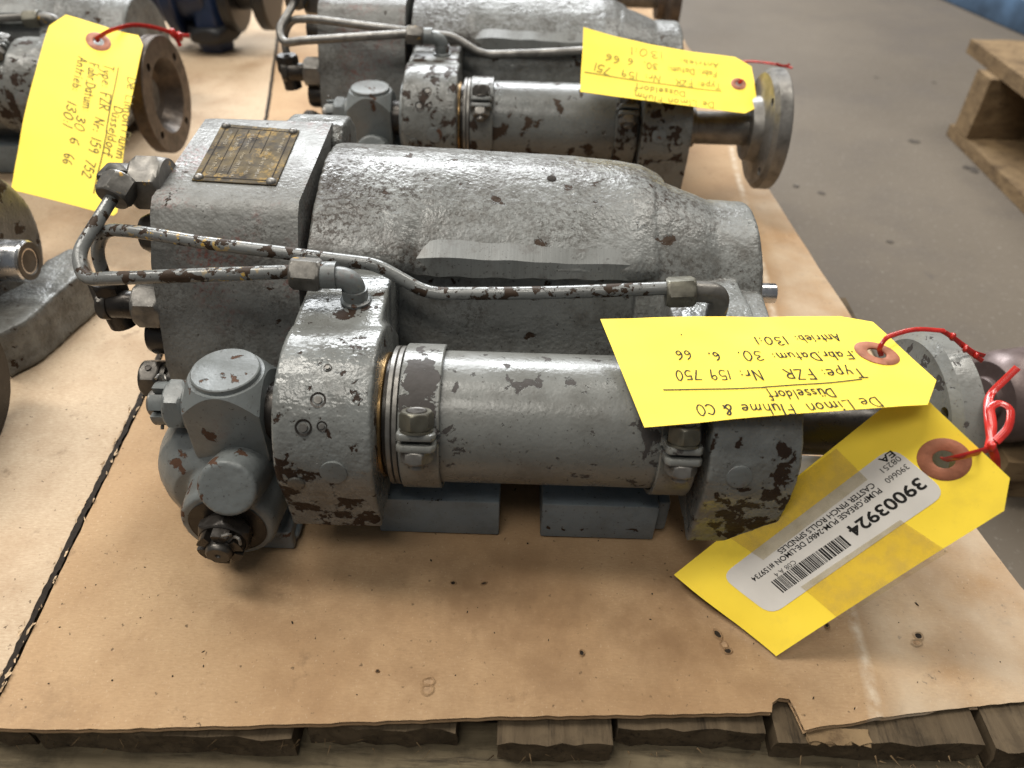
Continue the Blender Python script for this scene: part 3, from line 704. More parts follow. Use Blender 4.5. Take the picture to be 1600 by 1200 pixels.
def smooth01(t): t = max(0, min(1, t)); return t * t * (3 - 2 * t)
def zcard(x, y):
    # gentle waviness, and the right-hand margin bent down along a crease
    z = .0012 * noise.noise(V((x * 9, y * 9, 2.)))
    crease = .205 + (y - .20) * .085
    d = x - crease
    z += .0030 * math.exp(-(d / .0045) ** 2) - .004 * smooth01(d / .10)
    d2 = x - (.165 + (y - .2) * .02)
    z -= .0014 * math.exp(-(d2 / .004) ** 2) * smooth01((.30 - y) / .06)
    z -= .004 * smooth01((d2 - .0) / .03) * smooth01((.225 - y) / .03)
    return z
def jag(a, b, n, amp, rnd):
    out = []
    for i in range(n):
        t = i / n; out.append((a[0] + (b[0] - a[0]) * t + rnd.uniform(-amp, amp), a[1] + (b[1] - a[1]) * t + rnd.uniform(-amp, amp)))
    return out
rc = random.Random(5)
F_ = [atz(px, py)[:2] for px, py in ((-40, 1138), (120, 1139), (300, 1137), (480, 1131), (640, 1126), (800, 1120), (1000, 1117), (1205, 1113), (1207, 1098), (1218, 1090), (1233, 1093), (1243, 1108), (1258, 1140), (1300, 1131), (1420, 1112), (1600, 1090), (1680, 1080))]
front = []
for a, b in zip(F_, F_[1:]):
    n = max(1, int(math.hypot(b[0] - a[0], b[1] - a[1]) / .006)); front += jag(a, b, n, .0004, rc)
front.append(tuple(F_[-1]))
R_ = [tuple(atz(px, py)[:2]) for px, py in ((1700, 1010), (1600, 912), (1532, 821), (1430, 648), (1322, 476), (1202, 296), (1120, 150), (1060, 50), (1030, 0))]
right = []
for a, b in zip(R_, R_[1:]): right += jag(a, b, max(1, int(math.hypot(b[0] - a[0], b[1] - a[1]) / .03)), .0012, rc)
seam = [(-.2752, .190), (-.2756, .2045), (-.2890, .4403), (-.318, .75), (-.3349, .9861), (-.395, 1.28), (-.4484, 1.5315), (-.53, 1.9)]
lf = []
for a, b in zip(seam, seam[1:]): lf += jag(a, b, max(2, int(math.hypot(b[0] - a[0], b[1] - a[1]) / .008)), .0004, rc)
# main sheet, right of the seam
main_out = [p for p in front if p[0] > -.2735] + right + [(.30, 1.9)] + [(x + .0035, y) for x, y in lf[::-1]]
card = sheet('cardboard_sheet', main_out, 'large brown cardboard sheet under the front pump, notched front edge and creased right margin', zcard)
left_out = [p for p in front if p[0] < -.279] + [(x - .0015, y) for x, y in lf] + [(-1.1, 1.9), (-1.1, .18)]
card2 = sheet('cardboard_sheet', left_out, 'brown cardboard sheet at the left, beyond the dark torn seam', lambda x, y: .0010 * noise.noise(V((x * 8, y * 8, 5.))), .02, 'card_pale')
# dirt packed along the open seam, and torn paper edges beside it
rs = random.Random(21); dense = []
for a, b in zip(lf, lf[1:]):
    n = max(1, int(math.hypot(b[0] - a[0], b[1] - a[1]) / .0026))
    for i in range(n): dense.append((a[0] + (b[0] - a[0]) * i / n, a[1] + (b[1] - a[1]) * i / n))
dense = [p for p in dense if p[1] < 1.6]
bm = bmesh.new(); prev = None
for i, (x, y) in enumerate(dense):
    wl = .0006 + .0018 * abs(noise.noise(V((i * .11, 3, 1)))) + rs.uniform(0, .0008); wr = .0008 + .0024 * abs(noise.noise(V((i * .09, 9, 1)))) + rs.uniform(0, .0010)
    if y > .5: wl *= .6; wr *= .5
    cur = (bm.verts.new((x - wl, y, .0011)), bm.verts.new((x + .001 + wr, y, .0011)))
    if prev: bm.faces.new((prev[0], cur[0], cur[1], prev[1]))
    prev = cur
finish('seam_dirt', bm, 'grime', card2, smooth=False)
bm = bmesh.new()
for i in range(110):
    x, y = dense[int(rs.random() ** 1.3 * len(dense) * .40)]; sz = rs.uniform(.0008, .0030); side = rs.choice((-1, 1)); cx = x + .0008 + side * rs.uniform(.0016, .0032); ang = rs.uniform(-.5, .5)
    vs = []
    for t in np.linspace(0, 2 * pi, 8)[:-1]:
        k = rs.uniform(.35, 1.1); u, v = sz * .42 * k * cos(t), sz * 1.25 * k * sin(t); vs.append(bm.verts.new((cx + u * cos(ang) - v * sin(ang), y + u * sin(ang) + v * cos(ang), .0014 + rs.uniform(0, .0013))))
    bm.faces.new(vs)
o = finish('torn_fibre', bm, 'fibre', card2, smooth=False); o['kind'] = 'stuff'
# punctures and dents pressed through the board
def puncture(px, py, sx, sy, rot, depth=1):
    c = atz(px, py); c.z = zcard(c.x, c.y); n = 18
    bm = bmesh.new(); rings = []
    for r, h in ((1.5, .0001), (1.12, .0011), (.9, .0006), (.75, .0002)):
        ring = []
        for i in range(n):
            a = 2 * pi * i / n; k = r * (1 + .16 * noise.noise(V((cos(a) * 1.5 + px, sin(a) * 1.5, r))))
            x, y = sx * k * cos(a), sy * k * sin(a)
            ring.append(bm.verts.new((c.x + x * cos(rot) - y * sin(rot), c.y + x * sin(rot) + y * cos(rot), c.z + h + (.0006 * noise.noise(V((i, px, r))) if 1 < r < 1.4 else 0))))
        rings.append(ring)
    for a, b in zip(rings, rings[1:]):
        for i in range(n): bm.faces.new((a[i], a[(i + 1) % n], b[(i + 1) % n], b[i]))
    o = finish('puncture', bm, 'card', card)
    bm = bmesh.new(); bm.faces.new([bm.verts.new(V(v)) for v in [(c.x + (sx * .86 * cos(t)) * cos(rot) - sy * .86 * sin(t) * sin(rot), c.y + sx * .86 * cos(t) * sin(rot) + sy * .86 * sin(t) * cos(rot), c.z + .0004) for t in np.linspace(0, 2 * pi, 15)[:-1]]])
    finish('puncture_hole', bm, 'grime' if depth else 'card_edge', o, smooth=False)
for a in ((1121, 992, .0018, .0030, .5, 1), (1131, 1008, .0018, .0022, .3, 0), (1137, 1018, .0022, .0016, .2, 1), (1436, 992, .0024, .0022, .4, 1), (1433, 1003, .0028, .0018, .2, 0), (669, 1066, .0030, .0022, .2, 0), (668, 1078, .0028, .0026, 0, 0), (909, 1021, .0013, .0018, 0, 1), (708, 911, .0016, .0014, .2, 1), (756, 912, .0018, .0009, .4, 1), (1292, 978, .0016, .0011, .8, 1), (590, 1049, .0010, .0007, 0, 1)):
    puncture(*a)
bm = bmesh.new(); rc2 = random.Random(11)
for i in range(75):                       # crumbs of rust and dirt
    px, py = rc2.uniform(20, 1590), rc2.uniform(760, 1110); p = atz(px, py)
    if p.x < -.27 or (p.x > .3): continue
    s = rc2.choice((.0002, .0003, .0003, .0004, .0004, .0006)); zz = zcard(p.x, p.y)
    bmesh.ops.create_icosphere(bm, subdivisions=1, radius=s, matrix=M.Translation((p.x, p.y, zz + s * .4)) @ M.Rotation(rc2.uniform(0, 3), 4, 'Z') @ M.Diagonal((rc2.uniform(.8, 3), 1, .6, 1)))
o = finish('dirt_crumbs', bm, 'grime', smooth=False); o['kind'] = 'stuff'

# wooden pallet below
pal = empty('wooden_pallet', (0, .17, -.15), 'weathered wooden pallet under the cardboard, broken board ends along its front', 'pallet', 'wooden pallets')
ORG = V((0, .17, -.15))
def plank(name, lo, hi, mat, parent, rough_end=.004, seed=0, along='y'):
    """board with an uneven sawn end"""
    r = random.Random(seed); bm = bmesh.new(); nx, ny, nz = (9, 5, 3) if along == 'y' else (24, 2, 2)
    g = {}
    for i in range(nx + 1):
        for j in range(ny + 1):
            for k in range(nz + 1):
                if 0 < i < nx and 0 < j < ny and 0 < k < nz: continue
                x = lo[0] + (hi[0] - lo[0]) * i / nx; y = lo[1] + (hi[1] - lo[1]) * j / ny; z = lo[2] + (hi[2] - lo[2]) * k / nz
                if j == 0: y += r.uniform(-rough_end, rough_end)
                x += r.uniform(-.0006, .0006); z += .0012 * noise.noise(V((x * 22, y * 8, seed)))
                g[i, j, k] = bm.verts.new((x, y, z))
    def q(*ks):
        try: bm.faces.new([g[k] for k in ks])
        except Exception: pass
    for i in range(nx):
        for j in range(ny):
            for k in (0, nz): q((i, j, k), (i + 1, j, k), (i + 1, j + 1, k), (i, j + 1, k))
        for k in range(nz):
            for j in (0, ny): q((i, j, k), (i + 1, j, k), (i + 1, j, k + 1), (i, j, k + 1))
    for j in range(ny):
        for k in range(nz):
            for i in (0, nx): q((i, j, k), (i, j + 1, k), (i, j + 1, k + 1), (i, j, k + 1))
    return finish(name, bm, mat, parent, angle=40)
xs = [(-.60, -.475), (-.455, -.335), (-.325, -.255), (-.25, -.112), (-.105, -.024), (-.002, .060), (.0635, .145), (.150, .262), (.268, .318)]
for i, (a, b) in enumerate(xs):
    back = (0, .002, .003, 0, .006, .003, .010, .008, .006)[i]
    plank('deck_board', (a, .181 + back + rc.uniform(0, .004), -.0265), (b, (.62 if i == 8 else 1.85), -.0075), 'wood_y', pal, .0016, i)
plank('front_board', (-.62, .148, -.044), (.34, .205, -.0275), 'wood_x', pal, .0012, 31, 'x')
plank('stringer', (-.62, .150, -.135), (.285, .19, -.045), 'wood_x', pal, .001, 32, 'x')
plank('stringer', (-.62, .95, -.135), (.25, 1.0, -.028), 'wood_x', pal, .001, 33, 'x')
plank('stringer', (-.62, 1.78, -.135), (.25, 1.83, -.028), 'wood_x', pal, .001, 34, 'x')
for y0 in (.15, .95, 1.73): plank('bottom_board', (-.62, y0, -.149), (.25, y0 + .1, -.136), 'wood_x', pal, .001, int(y0 * 50), 'x')
bm = bmesh.new(); r3 = random.Random(4)           # splinters along the broken ends
for i in range(90):
    x = r3.uniform(-.30, .32); a = V((x, .183 + r3.uniform(-.002, .004), r3.uniform(-.024, -.009))); b = a + V((r3.uniform(-.005, .005), -r3.uniform(.001, .006), r3.uniform(-.004, .004)))
    s = r3.uniform(.0002, .0006); vs = [bm.verts.new(v) for v in (a - V((s, 0, 0)), a + V((s, 0, 0)), b, a + V((0, 0, s * 2)))]
    bm.faces.new((vs[0], vs[1], vs[2])); bm.faces.new((vs[1], vs[3], vs[2])); bm.faces.new((vs[3], vs[0], vs[2]))
o = finish('splinters', bm, 'wood_pale', pal, smooth=False); o['kind'] = 'stuff'
o = plank('split_board_chip', (.166, .1895, -.0070), (.200, .1975, -.0052), 'wood_pale', pal, .0015, 77)
ORG = V((0, 0, 0))

# second pallet standing on the floor at the right
ORG = V((1.1, 1.15, -.15))
p2 = empty('wooden_pallet', ORG, 'pale wooden pallet on the concrete floor at the right edge', 'pallet', 'wooden pallets')
plank('stringer', (.775, 1.305, -.128), (1.65, 1.355, -.028), 'wood_pale', p2, .001, 41, 'x')
plank('stringer', (.785, .62, -.128), (1.65, .67, -.028), 'wood_pale', p2, .001, 42, 'x')
for i in range(6):
    x = .790 + i * .128
    plank('deck_board', (x, .58, -.027), (x + .12, 1.44, -.004), 'wood_pale', p2, .006, 50 + i)
    if i % 2 == 0: plank('bottom_board', (x - .015, .58, -.149), (x + .11, 1.37, -.129), 'wood_pale', p2, .006, 60 + i)
ORG = V((0, 0, 0))
# blue steel beam far right, and the dark machine base behind it
ORG = V((1.8, 1.9, -.15))
bbm = empty('steel_beam', ORG, 'scuffed blue steel beam lying along the far edge of the floor', 'beam')
d = V((1.2145 - 1.1425, 1.9916 - 2.2728, 0)).normalized(); nrm = V((-d.y, d.x, 0)) * -1
if nrm.x < 0: nrm = -nrm
a0 = V((1.1425, 2.2728, -.15)) - d * .9
bm = bmesh.new()
prism(bm, [(0, .001), (.075, .001), (.075, .010), (.012, .010), (.012, .062), (.075, .062), (.075, .070), (0, .070)], 0, 2.6, lambda a, b, t: a0 + nrm * a + V((0, 0, b)) + d * t)
finish('channel', bm, 'blue', bbm, .002, 2)
ORG = V((0, 0, 0))
ORG = a0 + nrm * .2 + d * 1.2
mb = empty('machine_base', ORG, 'black steel machine base behind the blue beam, top right corner', 'machine')
bm = bmesh.new(); prism(bm, [(.10, .02), (.85, .02), (.85, .55), (.10, .55)], -.6, 2.6, lambda a, b, t: a0 + nrm * a + V((0, 0, b)) + d * t); finish('cabinet', bm, 'black', mb, .01, 2)
bm = bmesh.new(); prism(bm, [(.12, .001), (.8, .001), (.8, .0195), (.12, .0195)], -.5, 2.5, lambda a, b, t: a0 + nrm * a + V((0, 0, b)) + d * t); finish('plinth', bm, 'black', mb, .003, 1)
ORG = V((0, 0, 0))

# ================================================================== the neighbouring pumps
def place(loc, label, skip=()):
    c = copy_tree(pump); c.location = loc; c['label'] = label
    return c
mid = place((.012, .44 + .448, 0), 'grey grease pump in the row behind the front one, with one yellow tag')
far = place((-.020, .44 + .945, 0), 'blurred farthest grease pump, only its dark flange showing at the top edge')
lft = place((-.634, .44 + .490, 0), 'grey grease pump at the upper left, its hollow flange face in view')
# the middle and left pumps carry their clamp bolts turned upward
for p in (mid, lft):
    for ch in p.children:
        if ch.name.startswith('tube_clamp'):
            ang = -rad(14) if p is mid else -rad(55); c0 = AX - V((0, .44, 0))
            ch.matrix_local = M.Translation(c0) @ M.Rotation(ang, 4, 'X') @ M.Translation(-c0)
            # lathe axis is the tube axis, so the band only spins on the tube
def wear(p, table):
    def walk(o):
        if o.type == 'MESH' and o.material_slots:
            nm = [k for k, v in MAT.items() if v == o.data.materials[0]]
            new = table.get(o.name.split('.')[0]) or (nm and table.get(nm[0]))
            if new: o.material_slots[0].link = 'OBJECT'; o.material_slots[0].material = MAT[new]
        for c in o.children: walk(c)
    walk(p)
for p in (mid, far, lft):
    wear(p, {'coupling_flange': 'steel_mid' if p is mid else 'rusty', 'bearing_bracket': 'paint_worn', 'paint_pipe': 'steel_mid', 'tube_clamp': 'paint_worn', 'drive_shaft': 'steel_mid', 'paint_smooth': 'paint_grubby', 'clamp_bolt': 'steel_dark'})
# pump cut off by the left edge of the picture
E4 = atz(46, 408, .072)
ORG = V((E4.x - .10, E4.y, 0))
p4 = empty('grease_pump', ORG, 'dark pump end with a bright shaft stub, cut off by the left edge', 'pump', 'grease pumps laid out on the cardboard')
bm = bmesh.new()
lathe(bm, E4 + V((-.20, .012, -.004)), (1, 0, 0), [(0, .066), (.155, .066), (.165, .064), (.168, .058)], 64)
box(bm, (E4.x - .20, E4.y - .02, .001), (E4.x - .035, E4.y + .06, .03))
cast('end_housing', bm, 'paint_dark', p4, .002, 5, .0005, floor=.001)
bm = bmesh.new(); pts = [atz(*q, .042) for q in ((-20, 470), (30, 445), (75, 405), (108, 388), (126, 387), (137, 402), (132, 424), (96, 452), (40, 500), (-20, 530))]
prism(bm, [(p.x, p.y) for p in pts], .001, .042, lambda a, b, t: V((a, b, t)))
cast('mounting_foot', bm, 'paint_cast', p4, .002, 8, .0008, floor=.001)
bm = bmesh.new(); lathe(bm, E4 + V((-.06, 0, 0)), (1, 0, 0), [(0, .0165), (.0585, .0165), (.06, .0150)], 48); finish('shaft_stub', bm, 'chrome', p4)
bm = bmesh.new(); lathe(bm, E4 + V((-.0005, 0, 0)), (1, 0, 0), [(0, .0152), (.0012, .0150), (.0013, .011), (.0004, .010), (.0010, .004)], 48); finish('shaft_face', bm, 'steel_dark', p4)
c5 = cm(-74, 612, .52)
bm = bmesh.new(); lathe(bm, c5, (1, 0, 0), [(-.06, .017), (-.012, .0165), (-.012, .052), (-.009, .056), (.002, .056), (.004, .054), (.004, .02)], 64); finish('coupling_flange', bm, 'steel_black', p4)
ORG = V((0, 0, 0))
# navy valve with stacked discs at the back
c6 = V((-.475, 1.27, .085)); ORG = V((c6.x, c6.y, 0))
nv = empty('flanged_valve', ORG, 'dark navy valve with stacked round flanges at the top, left of the middle pump', 'valve')
bm = bmesh.new(); lathe(bm, c6, (1, 0, 0), [(-.16, .05), (-.01, .05), (0, .045)], 40); lathe(bm, V((c6.x - .005, c6.y - .02, .001)), (0, 0, 1), [(0, .028), (.03, .030), (.09, .026)], 6); finish('body', bm, 'navy', nv, .003, 2)
bm = bmesh.new(); lathe(bm, c6, (1, 0, 0), [(-.004, .03), (.085, .03), (.09, .026)], 40); finish('spindle', bm, 'black', nv)
for dx, r in ((-.06, .070), (.022, .062), (.072, .058)):
    bm = bmesh.new(); lathe(bm, c6, (1, 0, 0), [(dx, r - .004), (dx + .003, r), (dx + .016, r), (dx + .019, r - .004)], 56); finish('flange', bm, 'black' if dx > 0 else 'navy', nv)
bm = bmesh.new(); hexa(bm, V((c6.x - .005, c6.y - .02, .018)), V((c6.x - .005, c6.y - .02, .040)), .075, .1); finish('hex_cap', bm, 'black', nv)
ORG = V((0, 0, 0))
# roller lying on a timber at the right
r0 = cm(1541, 622, .70); dr = V((1, .22, 0)).normalized()
ORG = V((r0.x, r0.y, -.15))
ro = empty('steel_roller', ORG, 'blurred rusty mauve steel roller at the right edge, beyond the front flange', 'roller')
bm = bmesh.new(); lathe(bm, r0, dr, [(0, .034), (.006, .040), (.016, .0425), (.4, .0425), (.404, .04)], 56); finish('barrel', bm, 'mauve', ro)
bm = bmesh.new(); rod(bm, r0 - dr * .006, r0 + dr * .01, .020, 32); finish('hub', bm, 'mauve', ro, .002)
zt = r0.z - .0428
ta, tc = atz(1556, 690, zt), atz(1604, 713, zt)
ORG = V((ta.x, ta.y, -.15))
tb = empty('timber', ORG, 'pale timber block under the mauve roller at the right edge', 'timber')
plank('timber_board', (ta.x, tc.y - .01, zt - .022), (ta.x + .5, ta.y + .12, zt), 'wood_pale', tb, .002, 91, 'x')
for k in (0, 1):
    plank('timber_bearer', (ta.x + .02 + k * .3, tc.y + .0, -.149), (ta.x + .11 + k * .3, ta.y + .10, zt - .0225), 'wood_pale', tb, .001, 95 + k, 'x')
ORG = V((0, 0, 0))

# ================================================================== tags
class Surf:
    """a slightly bent card: u runs from the free end to the hole end, v across"""
    def __init__(s, A, B, C, D, bend=None):
        s.c = [V(x) for x in (A, B, C, D)]; s.bend = bend or (lambda u, v: 0)
        A, B, C, D = s.c; s.n = (B - A).cross(D - A).normalized(); s.sgn = 1
        if s.n.dot(CAM - A) < 0: s.n = -s.n; s.sgn = -1
        s.L = ((B - A).length + (C - D).length) / 2; s.W = ((D - A).length + (C - B).length) / 2
    def S(s, u, v, h=0):
        A, B, C, D = s.c
        return (A * (1 - u) + B * u) * (1 - v) + (D * (1 - u) + C * u) * v + s.n * (s.bend(u, v) + .0011 * noise.noise(V((u * 3.1, v * 1.7, s.L * 50))) + .0004 * noise.noise(V((u * 9, v * 5, s.W * 70))) + h)
    def uv(s, px, py):
        u = v = .5
        for _ in range(14):
            x, y = proj(s.S(u, v)); e = 1e-4; xu, yu = proj(s.S(u + e, v)); xv, yv = proj(s.S(u, v + e))
            a, b, c, d = (xu - x) / e, (xv - x) / e, (yu - y) / e, (yv - y) / e; det = a * d - b * c
            dx, dy = px - x, py - y; u += max(-.3, min(.3, (d * dx - b * dy) / det)); v += max(-.3, min(.3, (a * dy - c * dx) / det))
        return u, v
def card_mesh(name, sf, outline, mat, parent, h=0., th=.0004, hole=None, res=.03, rag=0):
    bm = bmesh.new(); es = []
    def loop(pts):
        vs = [bm.verts.new((u, v, 0)) for u, v in pts]; es.extend(bm.edges.new((vs[i], vs[(i + 1) % len(vs)])) for i in range(len(vs)))
    loop(outline)
    if hole:
        (hu, hv), r = hole; loop([(hu + r / sf.L * cos(t), hv + r / sf.W * sin(t)) for t in np.linspace(0, 2 * pi, 25)[:-1]])
    bmesh.ops.triangle_fill(bm, edges=es, use_beauty=True)
    us = [p[0] for p in outline]; vs = [p[1] for p in outline]
    for ax, lo, hi in ((0, min(us), max(us)), (1, min(vs), max(vs))):
        k = lo + res
        while k < hi - 1e-4:
            bmesh.ops.bisect_plane(bm, geom=bm.verts[:] + bm.edges[:] + bm.faces[:], plane_co=(k if ax == 0 else 0, k if ax else 0, 0), plane_no=(1 - ax, ax, 0)); k += res * (1 if ax == 0 else 2)
    top = [(v.co.x, v.co.y) for v in bm.verts]
    ret = bmesh.ops.extrude_face_region(bm, geom=bm.faces[:]); low = {v for v in ret['geom'] if isinstance(v, bmesh.types.BMVert)}
    for v in bm.verts:
        u, w_ = v.co.x, v.co.y; v.co = sf.S(u, w_, h - (th if v in low else 0))
    return finish(name, bm, mat, parent, angle=50)

GL = {  # single-stroke handwriting: width | strokes; a leading ~ means a smooth curve
 'D': '.62|.05,0 .02,1;~.02,1 .42,.9 .62,.5 .45,.12 .05,0', 'e': '.5|~.06,.34 .42,.40 .40,.58 .2,.62 .05,.36 .14,.06 .44,.08', 'L': '.5|.05,1 .03,.02 .48,.06',
 'i': '.2|.1,.58 .1,0;~.08,.78 .13,.84 .1,.88', 'm': '.8|~.05,.58 .06,0;~.06,.35 .2,.6 .34,.5 .36,0;~.36,.35 .52,.6 .68,.5 .72,0', 'o': '.5|~.26,.6 .06,.42 .08,.1 .28,0 .46,.2 .42,.5 .24,.6',
 'n': '.5|~.05,.58 .06,0;~.06,.35 .22,.6 .40,.5 .44,0', 'F': '.52|.06,0 .04,1;.04,1 .5,.98;.05,.54 .42,.56', 'l': '.18|.09,1 .09,0', 'u': '.5|~.05,.58 .07,.12 .22,0 .38,.15 .42,.58;.42,.58 .44,0',
 'h': '.5|.06,1 .06,0;~.06,.32 .22,.58 .40,.48 .43,0', 'C': '.6|~.58,.84 .3,1 .05,.6 .12,.14 .4,0 .6,.14', 'O': '.6|~.3,1 .04,.6 .12,.1 .38,.02 .58,.4 .5,.9 .3,1', '&': '.62|~.6,.05 .2,.66 .28,1 .46,.86 .1,.4 .08,.1 .3,0 .58,.34',
 'ü': '.5|~.05,.58 .07,.12 .22,0 .38,.15 .42,.58;.42,.58 .44,0;.14,.78 .15,.84;.36,.78 .37,.84', 's': '.42|~.38,.54 .2,.62 .08,.48 .32,.22 .3,.04 .04,.04', 'd': '.5|~.40,.5 .2,.6 .05,.3 .16,.02 .40,.2;.42,1 .42,0', 'r': '.36|.06,.58 .06,0;~.06,.34 .2,.58 .34,.54',
 'f': '.4|~.4,.92 .24,1 .16,.8 .16,-.25;.0,.55 .36,.56', 'T': '.58|.0,1 .58,.98;.3,1 .28,0', 'y': '.46|~.04,.58 .12,.2 .3,.16;.42,.6 .1,-.4', 'p': '.5|.06,.58 .04,-.38;~.06,.45 .26,.62 .44,.34 .26,.02 .06,.12', ':': '.2|.09,.08 .11,.14;.09,.46 .11,.52', 'Z': '.56|.04,.98 .52,.98;.52,.98 .04,.02;.04,.02 .56,.04', 'R': '.58|.06,0 .05,1;~.05,1 .4,.98 .5,.76 .36,.56 .06,.5;.2,.5 .58,0',
 'N': '.6|.04,0 .06,1;.06,1 .52,.02;.52,.02 .56,1', '1': '.16|.09,1 .07,0', '5': '.5|.44,1 .1,.98;.1,.98 .08,.58;~.08,.58 .36,.62 .46,.3 .28,0 .03,.08', '9': '.5|~.42,.8 .24,1 .06,.78 .18,.54 .42,.72;~.42,.84 .40,.4 .34,0', '7': '.5|.03,.98 .48,.96;.48,.96 .2,0', '0': '.5|~.26,1 .05,.6 .1,.1 .3,0 .48,.4 .42,.9 .26,1',
 '.': '.16|.05,.0 .09,.10', 'a': '.5|~.40,.5 .2,.6 .05,.3 .16,.02 .38,.2;.41,.58 .44,0', 'b': '.48|.07,1 .06,0;~.06,.2 .2,.58 .42,.44 .36,.06 .08,.06', 't': '.36|.16,.9 .17,.02;.0,.6 .34,.6', '3': '.48|~.05,.88 .3,1 .42,.78 .16,.55 .44,.36 .3,.02 .02,.1', '6': '.48|~.40,.96 .14,.7 .05,.3 .22,0 .42,.18 .32,.44 .08,.32', 'A': '.6|.0,0 .3,1;.3,1 .58,0;.1,.36 .46,.38', ' ': '.42|', '4': '.5|.34,1 .04,.36;.04,.36 .48,.38;.36,.62 .34,0', '2': '.48|~.05,.8 .22,1 .42,.8 .04,.02;.04,.02 .48,.04'}
def catmull(p, k=5):
    q = [p[0] * 2 - p[1]] + p + [p[-1] * 2 - p[-2]]; out = []
    for i in range(1, len(q) - 2):
        for j in range(k):
            t = j / k; a, b, c, d = q[i - 1:i + 3]
            out.append(.5 * ((2 * b) + (c - a) * t + (2 * a - 5 * b + 4 * c - d) * t * t + (3 * b - 3 * c + d - a) * t ** 3))
    return out + [p[-1]]
def ribbon(bm, sf, pts, wd, h):
    n = len(pts); prev = None
    for i, p in enumerate(pts):
        t = pts[min(i + 1, n - 1)] - pts[max(i - 1, 0)]
        if np.hypot(*t) < 1e-9: continue
        t = t / np.hypot(*t); nn = np.array([-t[1], t[0]]) * wd / 2
        e = -t * wd * .3 if i == 0 else (t * wd * .3 if i == n - 1 else 0)
        a, b = p + nn + e, p - nn + e
        cur = tuple(bm.verts.new(sf.S(q[0] / sf.L, q[1] / sf.W, h)) for q in (a, b))
        if prev: bm.faces.new((prev[0], cur[0], cur[1], prev[1]))
        prev = cur
def handwrite(sf, lines, mat, parent, wd, seed=1, rule=None):
    bm = bmesh.new(); r = random.Random(seed); k = 0
    for text, p0, p1, hgt in lines:
        a, b = np.array(sf.uv(*p0)) * (sf.L, sf.W), np.array(sf.uv(*p1)) * (sf.L, sf.W)
        d = (b - a) / np.hypot(*(b - a)); Lg = np.hypot(*(b - a)); upv = np.array([-d[1], d[0]]) * sf.sgn
        widths = [float(GL[c].split('|')[0]) + .14 for c in text]; tot = sum(widths) - .14; x = 0
        for c, wc in zip(text, widths):
            dy, sl, ks = r.uniform(-.05, .05), r.uniform(-.03, .10), r.uniform(.92, 1.08)
            for st in GL[c].split('|')[1].split(';'):
                if not st: continue
                sm = st[0] == '~'; pp = [np.array([float(q) for q in s_.split(',')]) for s_ in st.lstrip('~').split()]
                if sm and len(pp) > 2: pp = catmull(pp)
                elif len(pp) == 2: pp = [pp[0], (pp[0] + pp[1]) / 2 + r.uniform(-.02, .02), pp[1]]
                pts = [a + d * ((x + q[0] + sl * q[1]) / tot * Lg) + upv * ((q[1] * ks + dy) * hgt) for q in pp]
                k += 1; ribbon(bm, sf, pts, wd * r.uniform(.85, 1.15), .00022 + .000004 * (k % 23))
            x += wc
    for p0, p1 in rule or ():
        a, b = np.array(sf.uv(*p0)) * (sf.L, sf.W), np.array(sf.uv(*p1)) * (sf.L, sf.W)
        ribbon(bm, sf, [a + (b - a) * t + np.array([0, .0004 * sin(t * 5)]) for t in np.linspace(0, 1, 40)], wd, .00034)
    return finish('handwriting', bm, mat, parent, smooth=False)
def eyelet(sf, hu, hv, r_in, r_out, parent):
    bm = bmesh.new(); n = 40; rings = []
    for r, h in ((r_in, -.0008), (r_in, .0003), (r_in * 1.05, .0005), (r_out * .97, .00045), (r_out, .00005)):
        rings.append([bm.verts.new(sf.S(hu + r / sf.L * cos(t), hv + r / sf.W * sin(t), h)) for t in np.linspace(0, 2 * pi, n + 1)[:-1]])
    for a, b in zip(rings, rings[1:]):
        for i in range(n): bm.faces.new((a[i], a[(i + 1) % n], b[(i + 1) % n], b[i]))
    return finish('eyelet', bm, 'eyelet', parent, angle=60)
def make_tag(label, sf, outline, hole_px, r_in, r_out):
    root = empty('paper_tag', sf.S(.5, .5), label, 'tag', 'yellow card tags wired to the pumps')
    global ORG; ORG = sf.S(.5, .5)
    hu, hv = sf.uv(*hole_px)
    card_mesh('tag_card', sf, outline, 'tag', root, hole=((hu, hv), r_in * 1.02))
    eyelet(sf, hu, hv, r_in, r_out, root)
    return root, hu, hv
def tie(label, runs, knots=(), wdt=.0016):
    global ORG; ORG = runs[0][0].copy()
    root = empty('wire_tie', ORG, label, 'tie', 'red plastic ties holding the tags')
    for pts, tw in runs:
        pass
    for i, (p0, pts) in enumerate(runs):
        pp = path_round([p0] + pts, .012, 8)
        bm = bmesh.new(); nrm = (CAM - p0).normalized()
        tube(bm, pp, wdt, 10, .32, nrm.cross((pp[1] - pp[0])).normalized()); tube(bm, [p + nrm * .0003 for p in pp], wdt * .24, 8)
        finish('tie_strip', bm, 'tie', root)
    for p, r in knots:
        bm = bmesh.new(); bmesh.ops.create_icosphere(bm, subdivisions=3, radius=r, matrix=M.Translation(p) @ M.Diagonal((.8, 1, 1.25, 1)))
        for v in bm.verts: v.co += (v.co - p) * .25 * noise.noise(v.co * 600)
        finish('tie_knot', bm, 'tie', root)
    ORG = V((0, 0, 0)); return root

